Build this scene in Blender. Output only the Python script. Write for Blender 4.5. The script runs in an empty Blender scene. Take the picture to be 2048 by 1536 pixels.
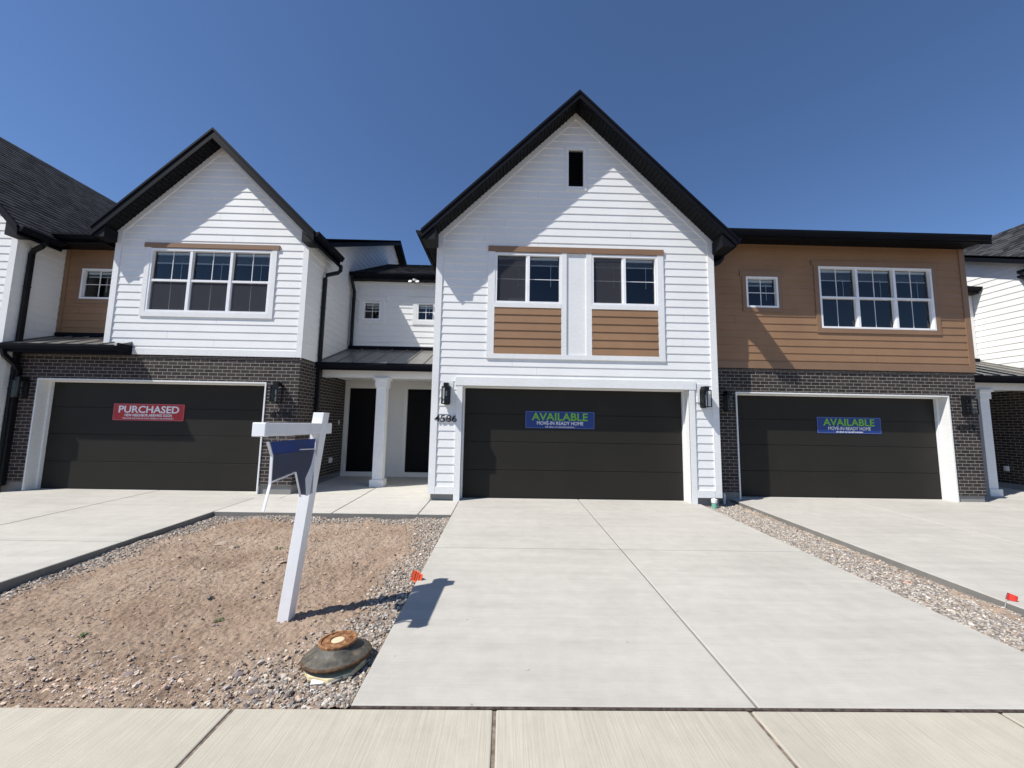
import bpy, bmesh, math, random
import numpy as np
from mathutils import Vector, Matrix
R = math.radians
random.seed(7); rng = np.random.default_rng(11)
sc = bpy.context.scene
col = sc.collection

# ------------------------------------------------------------------ camera, sky, sun, exposure
CAM = dict(f=774.81, p=0.1024, y=-0.0165, r=0.0175, h=1.7652)
def make_camera():
    p, y, r = CAM['p'], CAM['y'], CAM['r']
    F = Vector((-math.sin(y)*math.cos(p), math.cos(y)*math.cos(p), math.sin(p)))
    Rr = Vector((math.cos(y), math.sin(y), 0)); U = Rr.cross(F)
    R2 = Rr*math.cos(r)+U*math.sin(r); U2 = -Rr*math.sin(r)+U*math.cos(r)
    m = Matrix(((R2.x, U2.x, -F.x, 0), (R2.y, U2.y, -F.y, 0), (R2.z, U2.z, -F.z, CAM['h']), (0, 0, 0, 1)))
    cd = bpy.data.cameras.new('camera'); cd.sensor_width = 36; cd.sensor_fit = 'HORIZONTAL'
    cd.lens = 36*CAM['f']/2048; cd.clip_start = .05; cd.clip_end = 3000
    co = bpy.data.objects.new('camera', cd); col.objects.link(co); co.matrix_world = m
    sc.camera = co
make_camera()
SUN = Vector((.665, .36, -1.0)).normalized()          # direction the light travels
w = bpy.data.worlds.new('World'); sc.world = w; w.use_nodes = True
nt = w.node_tree; nt.nodes.clear()
wo = nt.nodes.new('ShaderNodeOutputWorld'); bg = nt.nodes.new('ShaderNodeBackground'); sky = nt.nodes.new('ShaderNodeTexSky')
sky.sky_type = 'NISHITA'; sky.sun_disc = False
sky.sun_elevation = math.asin(-SUN.z); sky.sun_rotation = math.atan2(-SUN.x, -SUN.y)
sky.altitude = 1400; sky.air_density = 1.0; sky.dust_density = .3; sky.ozone_density = 4.5
bg.inputs['Strength'].default_value = .095
hs = nt.nodes.new('ShaderNodeMix'); hs.data_type = 'RGBA'; hs.blend_type = 'MULTIPLY'; hs.inputs[0].default_value = 1; hs.inputs[7].default_value = (.86, .945, 1.06, 1)
nt.links.new(sky.outputs[0], hs.inputs[6]); nt.links.new(hs.outputs[2], bg.inputs['Color']); nt.links.new(bg.outputs[0], wo.inputs['Surface'])
sl = bpy.data.lights.new('sun', 'SUN'); sl.energy = 4.5; sl.angle = R(.53); sl.color = (1, .965, .91)
so = bpy.data.objects.new('sun', sl); col.objects.link(so); so.location = (-6, -4, 12)
so.rotation_euler = SUN.to_track_quat('-Z', 'Y').to_euler()
sc.view_settings.view_transform = 'Standard'; sc.view_settings.look = 'None'
sc.view_settings.exposure = 0.42; sc.view_settings.gamma = 1

# ------------------------------------------------------------------ materials
def lin(c): return tuple(((v/255)/12.92 if v <= 10 else (((v/255)+.055)/1.055)**2.4) for v in c)
class N:
    def __init__(s, name, rough=.6, spec=.4, metal=0):
        s.m = bpy.data.materials.new(name); s.m.use_nodes = True; s.t = s.m.node_tree
        s.b = s.t.nodes['Principled BSDF']; s.out = s.t.nodes['Material Output']
        s.b.inputs['Roughness'].default_value = rough
        s.b.inputs['Specular IOR Level'].default_value = spec; s.b.inputs['Metallic'].default_value = metal
    def n(s, t, **k):
        x = s.t.nodes.new(t)
        for a, v in k.items():
            if a in x.inputs.keys(): x.inputs[a].default_value = v
            else: setattr(x, a, v)
        return x
    def l(s, a, b): s.t.links.new(a, b)
    def pos(s, sx=1, sy=1, sz=1):
        g = s.n('ShaderNodeNewGeometry'); m = s.n('ShaderNodeMapping'); m.inputs['Scale'].default_value = (sx, sy, sz)
        s.l(g.outputs['Position'], m.inputs[0]); return m.outputs[0]
    def noise(s, vec, scale, detail=4, rough=.55):
        x = s.n('ShaderNodeTexNoise'); x.inputs['Scale'].default_value = scale; x.inputs['Detail'].default_value = detail
        x.inputs['Roughness'].default_value = rough; s.l(vec, x.inputs['Vector']); return x.outputs['Fac']
    def ramp(s, fac, stops):
        r = s.n('ShaderNodeValToRGB'); e = r.color_ramp.elements
        while len(e) < len(stops): e.new(.5)
        for i, (p, c) in enumerate(stops): e[i].position = p; e[i].color = (*c, 1) if len(c) == 3 else c
        s.l(fac, r.inputs[0]); return r.outputs[0]
    def mix(s, a, b, fac, mode='MIX'):
        m = s.n('ShaderNodeMix'); m.data_type = 'RGBA'; m.blend_type = mode
        for v, i in ((fac, 0), (a, 6), (b, 7)):
            if isinstance(v, (int, float)): m.inputs[i].default_value = v
            elif isinstance(v, tuple): m.inputs[i].default_value = (*v, 1) if len(v) == 3 else v
            else: s.l(v, m.inputs[i])
        return m.outputs[2]
    def bump(s, h, dist=.002, strength=1, prev=None):
        b = s.n('ShaderNodeBump'); b.inputs['Distance'].default_value = dist; b.inputs['Strength'].default_value = strength
        s.l(h, b.inputs['Height'])
        if prev is not None: s.l(prev, b.inputs['Normal'])
        return b.outputs[0]
    def color(s, c):
        if isinstance(c, tuple): s.b.inputs['Base Color'].default_value = (*c, 1)
        else: s.l(c, s.b.inputs['Base Color'])
        return s
    def normal(s, x): s.l(x, s.b.inputs['Normal']); return s
def g3(v): return (v, v, v)
def paint(name, c, rough=.5, grain=None, var=.06, spec=.35, bump=.0012):
    k = N(name, rough, spec)
    v = k.pos(); n1 = k.noise(v, 1.3, 5)
    lo = tuple(x*(1-var) for x in c); hi = tuple(min(1, x*(1+var)) for x in c)
    cc = k.ramp(n1, [(.3, lo), (.7, hi)])
    gv = k.pos(*(grain or (30, 30, 160))); n2 = k.noise(gv, 1, 5, .65)
    cc = k.mix(cc, k.ramp(n2, [(.35, g3(.86)), (.6, g3(1))]), .5, 'MULTIPLY')
    k.color(cc).normal(k.bump(n2, bump, .7)); return k.m
M = {}
M['white'] = paint('white_lap_paint', (.81, .81, .785), .55, (7, 7, 120), .03)
M['trim'] = paint('white_trim_paint', (.79, .79, .77), .5, (12, 12, 40), .03)
M['vinyl'] = paint('white_vinyl', (.86, .86, .86), .35, (4, 4, 4), .015, .5, .0003)
M['brown'] = paint('brown_lap_paint', (.29, .168, .090), .55, (7, 7, 120), .09)
M['brown_trim'] = paint('brown_trim_paint', (.25, .150, .088), .5, (7, 7, 90), .08)
M['black'] = paint('black_metal_paint', (.006, .0065, .008), .45, (6, 6, 6), .15, .3, .0004)
M['fascia'] = paint('black_fascia_metal', (.006, .007, .011), .65, (6, 6, 6), .15, .09, .0003)
M['soffit'] = paint('black_soffit', (.005, .0055, .007), .6, (6, 6, 6), .15, .2, .0004)
M['door'] = paint('garage_door_paint', (.024, .022, .0185), .5, (90, 90, 90), .08, .14, .0008)
M['entry'] = paint('entry_door_paint', (.004, .004, .005), .6, (6, 6, 6), .1, .12, .0004)
M['porch_shade_white'] = paint('porch_shaded_white', (.66, .65, .62), .55, (7, 7, 120), .03)  # darker copy of the lap white, porch shade put into the colour
M['edge'] = paint('drip_edge_metal', (.05, .053, .06), .35, (5, 5, 5), .05, .6, .0003)
def brick():
    k = N('dark_brick', .75, .3)
    g = k.n('ShaderNodeNewGeometry'); s_ = k.n('ShaderNodeSeparateXYZ'); k.l(g.outputs['Position'], s_.inputs[0])
    a = k.n('ShaderNodeMath', operation='ADD'); k.l(s_.outputs['X'], a.inputs[0]); k.l(s_.outputs['Y'], a.inputs[1])
    c = k.n('ShaderNodeCombineXYZ'); k.l(a.outputs[0], c.inputs[0]); k.l(s_.outputs['Z'], c.inputs[1])
    wv = k.noise(c.outputs[0], 9, 2)
    mp = k.n('ShaderNodeMapping'); mp.inputs['Location'].default_value = (20.05, 5.011, 0); k.l(c.outputs[0], mp.inputs[0])
    def bt(c1, c2, mo, bias=0.0):
        b = k.n('ShaderNodeTexBrick'); b.offset = .5; b.inputs['Scale'].default_value = 1
        b.inputs['Brick Width'].default_value = .203; b.inputs['Row Height'].default_value = .0765
        b.inputs['Mortar Size'].default_value = .0045; b.inputs['Mortar Smooth'].default_value = .25; b.inputs['Bias'].default_value = bias
        b.inputs['Color1'].default_value = (*c1, 1); b.inputs['Color2'].default_value = (*c2, 1); b.inputs['Mortar'].default_value = (*mo, 1)
        k.l(mp.outputs[0], b.inputs['Vector']); return b
    b = bt((.022, .017, .016), (.054, .040, .035), (.40, .375, .34))
    n = k.noise(k.pos(), 60, 4, .7); cc = k.mix(b.outputs['Color'], k.ramp(n, [(.3, g3(.6)), (.7, g3(1.25))]), .7, 'MULTIPLY')
    k.color(cc)
    inv = k.n('ShaderNodeMath', operation='SUBTRACT'); inv.inputs[0].default_value = 1; k.l(b.outputs['Fac'], inv.inputs[1])
    k.normal(k.bump(n, .002, .5, k.bump(inv.outputs[0], .007, .9))); return k.m
M['brick'] = brick()
k = N('rowlock_brick', .75, .3); k.color(k.ramp(k.noise(k.pos(14, 14, 1), 1, 3), [(.3, (.022, .018, .017)), (.7, (.06, .048, .043))])); M['rowlock'] = k.m
k = N('mortar', .9, .2); k.color((.42, .40, .37)); M['mortar'] = k.m
def concrete(name, base, warm=1.0, streak=0, bumpd=.0012, var=.08):
    k = N(name, .85, .25); v = k.pos()
    c = (base*(1+.03*warm), base, base*(1-.065*warm))
    big = k.noise(v, .7, 6, .6)
    cc = k.ramp(big, [(.3, tuple(x*(1-var) for x in c)), (.5, c), (.72, tuple(x*(1+var*.7) for x in c))])
    mid = k.noise(v, 6, 5, .6); cc = k.mix(cc, k.ramp(mid, [(.3, g3(.93)), (.65, g3(1.02))]), 1, 'MULTIPLY')
    fine = k.noise(v, 260, 3, .8); cc = k.mix(cc, k.ramp(fine, [(.3, g3(.86)), (.55, g3(1.02))]), .8, 'MULTIPLY')
    h = fine
    nb = k.bump(fine, .0012, .6)
    if streak:
        st = k.noise(k.pos(75, 2.2, 1), 1, 4, .6)
        cc = k.mix(cc, k.ramp(st, [(.36, g3(1-streak)), (.62, g3(1.02))]), 1, 'MULTIPLY'); nb = k.bump(st, .004, .7, nb)
    else:
        st = k.noise(k.pos(3, 90, 1), 1, 4, .6)
        cc = k.mix(cc, k.ramp(st, [(.3, g3(.95)), (.65, g3(1.01))]), 1, 'MULTIPLY')
        bd = k.noise(k.pos(.35, 5, 1), 1, 5, .7); cc = k.mix(cc, k.ramp(bd, [(.35, g3(.93)), (.6, g3(1.02))]), 1, 'MULTIPLY'); nb = k.bump(st, .0018, .5, nb)
        # faint dark specks and scuffs
        sp = k.noise(v, 21, 2, .4); cc = k.mix(cc, k.ramp(sp, [(.215, g3(.55)), (.235, g3(1))]), .6, 'MULTIPLY')
    k.color(cc).normal(nb); return k.m
M['drive'] = concrete('driveway_concrete', .45, 1.7)
M['walk'] = concrete('sidewalk_concrete', .44, 2.9, .095)
M['porchc'] = concrete('porch_concrete', .49, 1.6)
M['found'] = concrete('foundation_concrete', .26, 1.2)
M['edgec'] = concrete('slab_edge_concrete', .20, 1.4, 0, .002, .2)
k = N('expansion_joint', .9, .2); k.color(k.ramp(k.noise(k.pos(4, 4, 4), 6, 4), [(.35, (.03, .022, .02)), (.7, (.11, .085, .07))])); M['joint'] = k.m
k = N('dirt_joint', .95, .1); k.color(k.ramp(k.noise(k.pos(), 25, 5), [(.35, (.13, .10, .075)), (.7, (.30, .25, .20))])); M['jdirt'] = k.m
k = N('asphalt', .9, .2); k.color(k.ramp(k.noise(k.pos(), 120, 3), [(.3, g3(.035)), (.7, g3(.07))])); M['asphalt'] = k.m
def dirt():
    k = N('dirt', .95, .1); v = k.pos()
    c = k.ramp(k.noise(v, 1.1, 6, .6), [(.28, (.27, .185, .128)), (.5, (.365, .272, .20)), (.72, (.46, .36, .275))])
    c = k.mix(c, k.ramp(k.noise(v, 13, 5, .7), [(.3, g3(.72)), (.65, g3(1.1))]), .9, 'MULTIPLY')
    c = k.mix(c, k.ramp(k.noise(v, 120, 4, .75), [(.32, g3(.6)), (.6, g3(1.12))]), .8, 'MULTIPLY')
    k.color(c).normal(k.bump(k.noise(v, 90, 5, .75), .012, .8)); return k.m
M['dirt'] = dirt()
k = N('stones', .85, .25); at = k.n('ShaderNodeAttribute', attribute_name='tint')
k.color(k.mix(at.outputs['Color'], k.ramp(k.noise(k.pos(), 160, 3), [(.3, g3(.7)), (.7, g3(1.15))]), .6, 'MULTIPLY')); M['stone'] = k.m
def shingle():
    k = N('shingles', .9, .2); g = k.n('ShaderNodeNewGeometry'); s_ = k.n('ShaderNodeSeparateXYZ'); k.l(g.outputs['Position'], s_.inputs[0])
    v = k.pos(9, 5, 7.2); n = k.n('ShaderNodeTexVoronoi'); n.inputs['Scale'].default_value = 1; n.feature = 'F1'; k.l(v, n.inputs['Vector'])
    c = k.ramp(n.outputs['Color'], [(.2, (.016, .017, .019)), (.8, (.062, .062, .064))])
    c = k.mix(c, k.ramp(k.noise(k.pos(), 150, 3, .8), [(.3, g3(.55)), (.65, g3(1.35))]), .8, 'MULTIPLY')
    k.color(c).normal(k.bump(k.noise(k.pos(), 200, 3), .003, .8)); return k.m
M['shingle'] = shingle()
def metal_roof():
    k = N('metal_roof', .38, .6, .0); k.color((.14, .132, .118)); k.b.inputs['Coat Weight'].default_value = .2; return k.m
M['mroof'] = metal_roof()
def glass(name, tint, tr):
    k = N(name); t = k.t; t.nodes.remove(k.b)
    tb = t.nodes.new('ShaderNodeBsdfTransparent'); tb.inputs[0].default_value = (*tint, 1)
    gb = t.nodes.new('ShaderNodeBsdfGlossy'); gb.inputs['Roughness'].default_value = .02; gb.inputs[0].default_value = (1, 1, 1, 1)
    fr = t.nodes.new('ShaderNodeFresnel'); fr.inputs[0].default_value = tr
    n = k.noise(k.pos(), .8, 1); b = k.bump(n, .02, .15); t.links.new(b, gb.inputs['Normal'])
    mx = t.nodes.new('ShaderNodeMixShader'); t.links.new(fr.outputs[0], mx.inputs[0]); t.links.new(tb.outputs[0], mx.inputs[1]); t.links.new(gb.outputs[0], mx.inputs[2])
    t.links.new(mx.outputs[0], k.out.inputs[0]); return k.m
M['glass'] = glass('window_glass', (.93, .95, .95), 1.6)
M['lglass'] = glass('lantern_glass', (.93, .93, .92), 1.3)
k = N('insect_screen', .8, .1); t = k.t; tb = t.nodes.new('ShaderNodeBsdfTransparent'); mx = t.nodes.new('ShaderNodeMixShader'); mx.inputs[0].default_value = .62
k.color((.060, .060, .070)); t.links.new(tb.outputs[0], mx.inputs[1]); t.links.new(k.b.outputs[0], mx.inputs[2]); t.links.new(mx.outputs[0], k.out.inputs[0]); M['screen'] = k.m
k = N('caulked_seam', .8, .2); k.color((.52, .51, .49)); M['seam'] = k.m
k = N('brown_seam', .8, .2); k.color((.12, .07, .04)); M['brown_seam'] = k.m
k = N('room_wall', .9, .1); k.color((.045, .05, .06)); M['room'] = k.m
k = N('blind', .6, .3); k.color((.86, .88, .87)); M['blind'] = k.m
def flat(name, c, rough=.5, spec=.4, metal=0):
    k = N(name, rough, spec, metal); n = k.noise(k.pos(), 40, 3)
    k.color(k.ramp(n, [(.3, tuple(x*.93 for x in c)), (.7, tuple(min(1, x*1.05) for x in c))])); return k.m
M['red'] = flat('red_sign_vinyl', (.42, .018, .022), .4)
M['blue'] = flat('blue_sign_vinyl', (.012, .040, .19), .4)
M['green'] = flat('green_letters', (.16, .42, .03), .45)
M['letter'] = flat('white_letters', (.75, .75, .78), .45)
M['pale'] = flat('pale_outline', (.25, .30, .45), .45)
M['number'] = flat('black_numbers', (.008, .008, .008), .35)
M['plastic'] = flat('white_plastic', (.72, .71, .68), .4)
M['pipe_green'] = flat('green_sewer_pipe', (.16, .42, .30), .4)
M['orange'] = flat('orange_flag', (.72, .085, .02), .5)
M['redflag'] = flat('red_flag', (.55, .035, .02), .5)
M['wire'] = flat('steel_wire', (.35, .35, .35), .4, .5, .6)
M['hose'] = flat('black_tube', (.012, .012, .013), .4)
M['weed'] = flat('weed_leaf', (.07, .11, .03), .7)

# ------------------------------------------------------------------ mesh helpers
class MB:
    def __init__(s): s.v = []; s.f = []; s.mi = []
    def quad(s, a, b, c, d, m=0):
        i = len(s.v); s.v += [tuple(a), tuple(b), tuple(c), tuple(d)]; s.f.append((i, i+1, i+2, i+3)); s.mi.append(m)
    def tri(s, a, b, c, m=0):
        i = len(s.v); s.v += [tuple(a), tuple(b), tuple(c)]; s.f.append((i, i+1, i+2)); s.mi.append(m)
    def box(s, x0, x1, y0, y1, z0, z1, m=0, T=None):
        P = [(x, y, z) for z in (z0, z1) for y in (y0, y1) for x in (x0, x1)]
        if T: P = [T(*p) for p in P]
        s.hexa(P, m)
    def hexa(s, P, m=0):   # 8 points, order z(y(x))
        i = len(s.v); s.v += [tuple(p) for p in P]
        for f in ((0, 2, 3, 1), (4, 5, 7, 6), (0, 1, 5, 4), (2, 6, 7, 3), (0, 4, 6, 2), (1, 3, 7, 5)):
            s.f.append(tuple(i+j for j in f)); s.mi.append(m)
    def prism(s, prof, a, b, m=0):   # prof: list of 3d-point functions t-> ; here list of pairs of points
        n = len(prof); i = len(s.v); s.v += [tuple(p) for p in a]+[tuple(p) for p in b]
        for j in range(n):
            q = (j+1) % n; s.f.append((i+j, i+q, i+n+q, i+n+j)); s.mi.append(m)
        s.f.append(tuple(i+j for j in range(n))[::-1]); s.mi.append(m)
        s.f.append(tuple(i+n+j for j in range(n))); s.mi.append(m)
    def tube(s, pts, rx, ry=None, n=8, m=0, closed=True, square=False):
        ry = ry or rx; pts = [Vector(p) for p in pts]; rings = []
        for k_, p in enumerate(pts):
            d = (pts[min(k_+1, len(pts)-1)]-pts[max(k_-1, 0)]).normalized()
            up = Vector((0, 1, 0)) if abs(d.z) > .7 else Vector((0, 0, 1))
            a = d.cross(up).normalized(); b = a.cross(d).normalized()
            if square: offs = [(-1, -1), (1, -1), (1, 1), (-1, 1)]
            else: offs = [(math.cos(t*2*math.pi/n), math.sin(t*2*math.pi/n)) for t in range(n)]
            rings.append([p+a*(o[0]*rx)+b*(o[1]*ry) for o in offs])
        i = len(s.v); nn = len(rings[0])
        for r_ in rings: s.v += [tuple(q) for q in r_]
        for k_ in range(len(rings)-1):
            for j in range(nn):
                q = (j+1) % nn; s.f.append((i+k_*nn+j, i+k_*nn+q, i+(k_+1)*nn+q, i+(k_+1)*nn+j)); s.mi.append(m)
        s.f.append(tuple(i+j for j in range(nn))[::-1]); s.mi.append(m)
        s.f.append(tuple(i+(len(rings)-1)*nn+j for j in range(nn))); s.mi.append(m)
    def lathe(s, prof, n=48, m=0, T=None):   # prof [(r,z)]
        i = len(s.v)
        for r_, z in prof:
            for j in range(n):
                a = 2*math.pi*j/n; p = (r_*math.cos(a), r_*math.sin(a), z)
                s.v.append(tuple(T(*p)) if T else p)
        for k_ in range(len(prof)-1):
            for j in range(n):
                q = (j+1) % n; s.f.append((i+k_*n+j, i+k_*n+q, i+(k_+1)*n+q, i+(k_+1)*n+j)); s.mi.append(m)
    def build(s, name, mats, parent=None, bevel=0, smooth=False, **tags):
        me = bpy.data.meshes.new(name); me.from_pydata(s.v, [], s.f)
        for m in (mats if isinstance(mats, (list, tuple)) else [mats]): me.materials.append(m)
        me.polygons.foreach_set('material_index', s.mi)
        if smooth:
            me.polygons.foreach_set('use_smooth', [True]*len(me.polygons))
        o = bpy.data.objects.new(name, me); col.objects.link(o)
        if parent:
            o.parent = parent; o.matrix_parent_inverse = Matrix.Translation(world_loc(parent)).inverted()
        if bevel:
            b = o.modifiers.new('bevel', 'BEVEL'); b.width = bevel; b.segments = 2; b.limit_method = 'ANGLE'
        for k_, v in tags.items(): o[k_] = v
        return o
def world_loc(o):
    v = Vector(o.location); 
    if o.parent: v = Vector((0, 0, 0)) if o.type == 'MESH' else v
    return v
def thing(name, loc, label, category, group=None):
    o = bpy.data.objects.new(name, None); o.empty_display_size = .2; col.objects.link(o); o.location = loc
    o['label'] = label; o['category'] = category
    if group: o['group'] = group
    return o
ident = lambda x, y, z: (x, y, z)

def interval(poly, z):
    xs = []
    n = len(poly)
    for i in range(n):
        (u0, z0), (u1, z1) = poly[i], poly[(i+1) % n]
        if (z0-z)*(z1-z) <= 0 and z0 != z1: xs.append(u0+(u1-u0)*(z-z0)/(z1-z0))
    return (min(xs), max(xs)) if xs else None
def strips(mb, poly, holes, P, expo=None, m=0, zref=0, prot=.013, base=.0, seam=False):
    """fill a convex polygon (u,z) minus rectangles, as lap boards (expo) or flat. P(u,z,d) -> 3d"""
    zmin = min(p[1] for p in poly); zmax = max(p[1] for p in poly)
    br = {round(z, 5) for _, z in poly}
    for h in holes: br |= {round(h[2], 5), round(h[3], 5)}
    if expo:
        z = zref+math.floor((zmin-zref)/expo)*expo
        while z < zmax: br.add(round(z, 5)); z += expo
    br = sorted(b for b in br if zmin <= b <= zmax)
    for za, zb in zip(br[:-1], br[1:]):
        if zb-za < 1e-4: continue
        A = interval(poly, za+1e-5); B = interval(poly, zb-1e-5)
        if not A or not B: continue
        segs = [(A[0], B[0], A[1], B[1])]
        for h in holes:
            if h[2] < (za+zb)/2 < h[3]:
                new = []
                for s_ in segs:
                    if h[1] <= min(s_[0], s_[1]) or h[0] >= max(s_[2], s_[3]): new.append(s_); continue
                    if h[0] > min(s_[0], s_[1]): new.append((s_[0], s_[1], h[0], h[0]))
                    if h[1] < max(s_[2], s_[3]): new.append((h[1], h[1], s_[2], s_[3]))
                segs = new
        if expo:
            zc = zref+math.floor(((za+zb)/2-zref)/expo)*expo
            dd = lambda z: base+.003+prot*(1-(z-zc)/expo)
            bottom = abs(za-zc) < 1e-4
        else: dd = lambda z: base; bottom = False
        for a0, b0, a1, b1 in segs:
            mb.quad(P(a0, za, dd(za)), P(a1, za, dd(za)), P(b1, zb, dd(zb)), P(b0, zb, dd(zb)), m)
            if seam and bottom and min(a1, b1)-max(a0, b0) > 1.6 and random.random() < .55:
                us = random.uniform(max(a0, b0)+.3, min(a1, b1)-.3); e_ = .0007
                mb.quad(P(us-.0025, za, dd(za)+e_), P(us+.0025, za, dd(za)+e_), P(us+.0025, zb, dd(zb)+e_), P(us-.0025, zb, dd(zb)+e_), 1)
            if bottom: mb.quad(P(a0, za, base), P(a1, za, base), P(a1, za, dd(za)), P(a0, za, dd(za)), m)
EXPO = .1775
def wall(name, parent, poly, holes, P, mat, lap=True, zref=0, **kw):
    mb = MB(); strips(mb, poly, holes, P, EXPO if lap else None, 0, zref, seam=lap)
    strips(mb, poly, holes, lambda u, z, d: P(u, z, -.10), None)      # inner face
    for h in holes:                                                   # reveals
        u0, u1, z0, z1 = h
        for a, b in (((u0, z0), (u1, z0)), ((u1, z0), (u1, z1)), ((u1, z1), (u0, z1)), ((u0, z1), (u0, z0))):
            mb.quad(P(a[0], a[1], -.10), P(b[0], b[1], -.10), P(b[0], b[1], 0), P(a[0], a[1], 0))
    return mb.build(name, [mat, M['brown_seam' if mat == M['brown'] else 'seam']], parent, **kw)
def board(mb, P, u0, u1, z0, z1, d0=0.0, d1=.03, m=0):
    pts = [P(u, z, d) for z in (z0, z1) for d in (d1, d0) for u in (u0, u1)]
    mb.hexa(pts, m)
def sboard(mb, P, A, B, wdt, d0, d1, m=0):
    """board along the line A->B in (u,z), hanging down by wdt"""
    pts = [P(A[0], A[1]-wdt, d1), P(B[0], B[1]-wdt, d1), P(A[0], A[1]-wdt, d0), P(B[0], B[1]-wdt, d0),
           P(A[0], A[1], d1), P(B[0], B[1], d1), P(A[0], A[1], d0), P(B[0], B[1], d0)]
    mb.hexa(pts, m)

def window(parent, P, u0, u1, z0, z1, cols, kind, blinds=.2, screens=(), depth=1.6):
    """kind: 'hung' (mid rail per column, vertical muntin) / 'slide' (bar at half height) / 'cross'"""
    fw, mw = .045, .06
    fr = MB()
    board(fr, P, u0, u1, z0, z0+fw, -.07, .028); board(fr, P, u0, u1, z1-fw, z1, -.07, .028)
    board(fr, P, u0, u0+fw, z0+fw, z1-fw, -.07, .026); board(fr, P, u1-fw, u1, z0+fw, z1-fw, -.07, .026)
    cw = (u1-u0)/cols
    cells = []
    for i in range(cols):
        a = u0+i*cw+(fw if i == 0 else mw/2); b = u0+(i+1)*cw-(fw if i == cols-1 else mw/2)
        if i: board(fr, P, u0+i*cw-mw/2, u0+i*cw+mw/2, z0+fw, z1-fw, -.07, .022)
        zm = (z0+z1)/2; mid = (a+b)/2
        if kind == 'hung':
            board(fr, P, a, b, zm-.028, zm+.022, -.07, .012)
            board(fr, P, a, a+.02, z0+fw, zm-.028, -.06, .006); board(fr, P, b-.02, b, z0+fw, zm-.028, -.06, .006)
            board(fr, P, mid-.006, mid+.006, zm+.022, z1-fw, -.052, -.038); board(fr, P, mid-.006, mid+.006, z0+fw, zm-.028, -.062, -.048)
        elif kind == 'slide':
            if i == 0: board(fr, P, b-.03, b, z0+fw, z1-fw, -.06, .008)
            board(fr, P, a, b, zm-.006, zm+.006, -.058, -.044)
        else:
            board(fr, P, a, b, zm-.007, zm+.007, -.052, -.038); board(fr, P, mid-.007, mid+.007, z0+fw, z1-fw, -.053, -.037)
        cells.append((a, b, zm))
    w_ = fr.build('window', M['vinyl'], parent)
    for i, (a, b, zm) in enumerate(cells):
        gl = MB(); gl.quad(P(a-.005, z0+fw-.005, -.05), P(b+.005, z0+fw-.005, -.05), P(b+.005, z1-fw+.005, -.05), P(a-.005, z1-fw+.005, -.05))
        gl.build('pane', M['glass'], w_)
        if i in screens or kind == 'hung' and 'low' in screens:
            zt = zm-.03 if kind == 'hung' else z1-fw
            s_ = MB(); s_.quad(P(a+.012, z0+fw+.008, -.012), P(b-.012, z0+fw+.008, -.012), P(b-.012, zt-.008, -.012), P(a+.012, zt-.008, -.012)); s_.build('insect_screen', M['screen'], w_)
        if blinds:
            bl = MB(); zt = z1-fw-.01; zb = z1-(z1-z0)*blinds
            board(bl, P, a+.02, b-.02, zt-.05, zt, -.12, -.075)
            z = zt-.055
            while z > zb:
                q = [P(a+.03, z-.007, -.075), P(b-.03, z-.007, -.075), P(b-.03, z+.009, -.105), P(a+.03, z+.009, -.105)]
                bl.quad(*q); z -= .013
            board(bl, P, a+.03, b-.03, zb-.02, zb, -.105, -.075)
            xw = a+(b-a)*.72
            board(bl, P, xw-.005, xw+.005, max(zb-.5, z0+.2), zb+.02, -.072, -.064)
            bl.build('blind', M['blind'], w_)
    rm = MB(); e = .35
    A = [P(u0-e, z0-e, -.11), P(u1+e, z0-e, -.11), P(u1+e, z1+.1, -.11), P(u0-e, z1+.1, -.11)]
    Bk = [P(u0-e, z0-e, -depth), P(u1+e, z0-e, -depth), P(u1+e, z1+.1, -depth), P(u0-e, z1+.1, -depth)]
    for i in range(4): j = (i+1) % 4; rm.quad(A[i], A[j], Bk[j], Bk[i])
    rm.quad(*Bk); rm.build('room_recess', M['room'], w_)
    return w_

def gutter(parent, p0, p1, side, name='gutter', h=.115, w_=.11):
    """K-style gutter from p0 to p1, 'side' = unit vector pointing away from the house"""
    p0, p1, sd = Vector(p0), Vector(p1), Vector(side)
    prof = [(0, 0), (.65, 0), (.72, .35), (.98, .62), (1.0, 1.0), (.93, 1.0), (.9, .9), (.1, .9), (0, 1)]
    f = lambda p: [p+sd*(a*w_)+Vector((0, 0, (b-1)*h)) for a, b in prof]
    mb = MB(); mb.prism(prof, f(p0), f(p1)); return mb.build(name, M['fascia'], parent)
def downspout(parent, pts, rx=.035, ry=.045):
    mb = MB(); mb.tube(pts, rx, ry, square=True)
    # straps
    a, b = Vector(pts[-2]), Vector(pts[-1])
    for t in (.15, .6):
        p = a.lerp(b, t); mb.box(p.x-rx-.006, p.x+rx+.006, p.y-ry-.006, p.y+ry+.006, p.z-.015, p.z+.015)
    return mb.build('downspout', M['black'], parent, bevel=.006)

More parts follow.
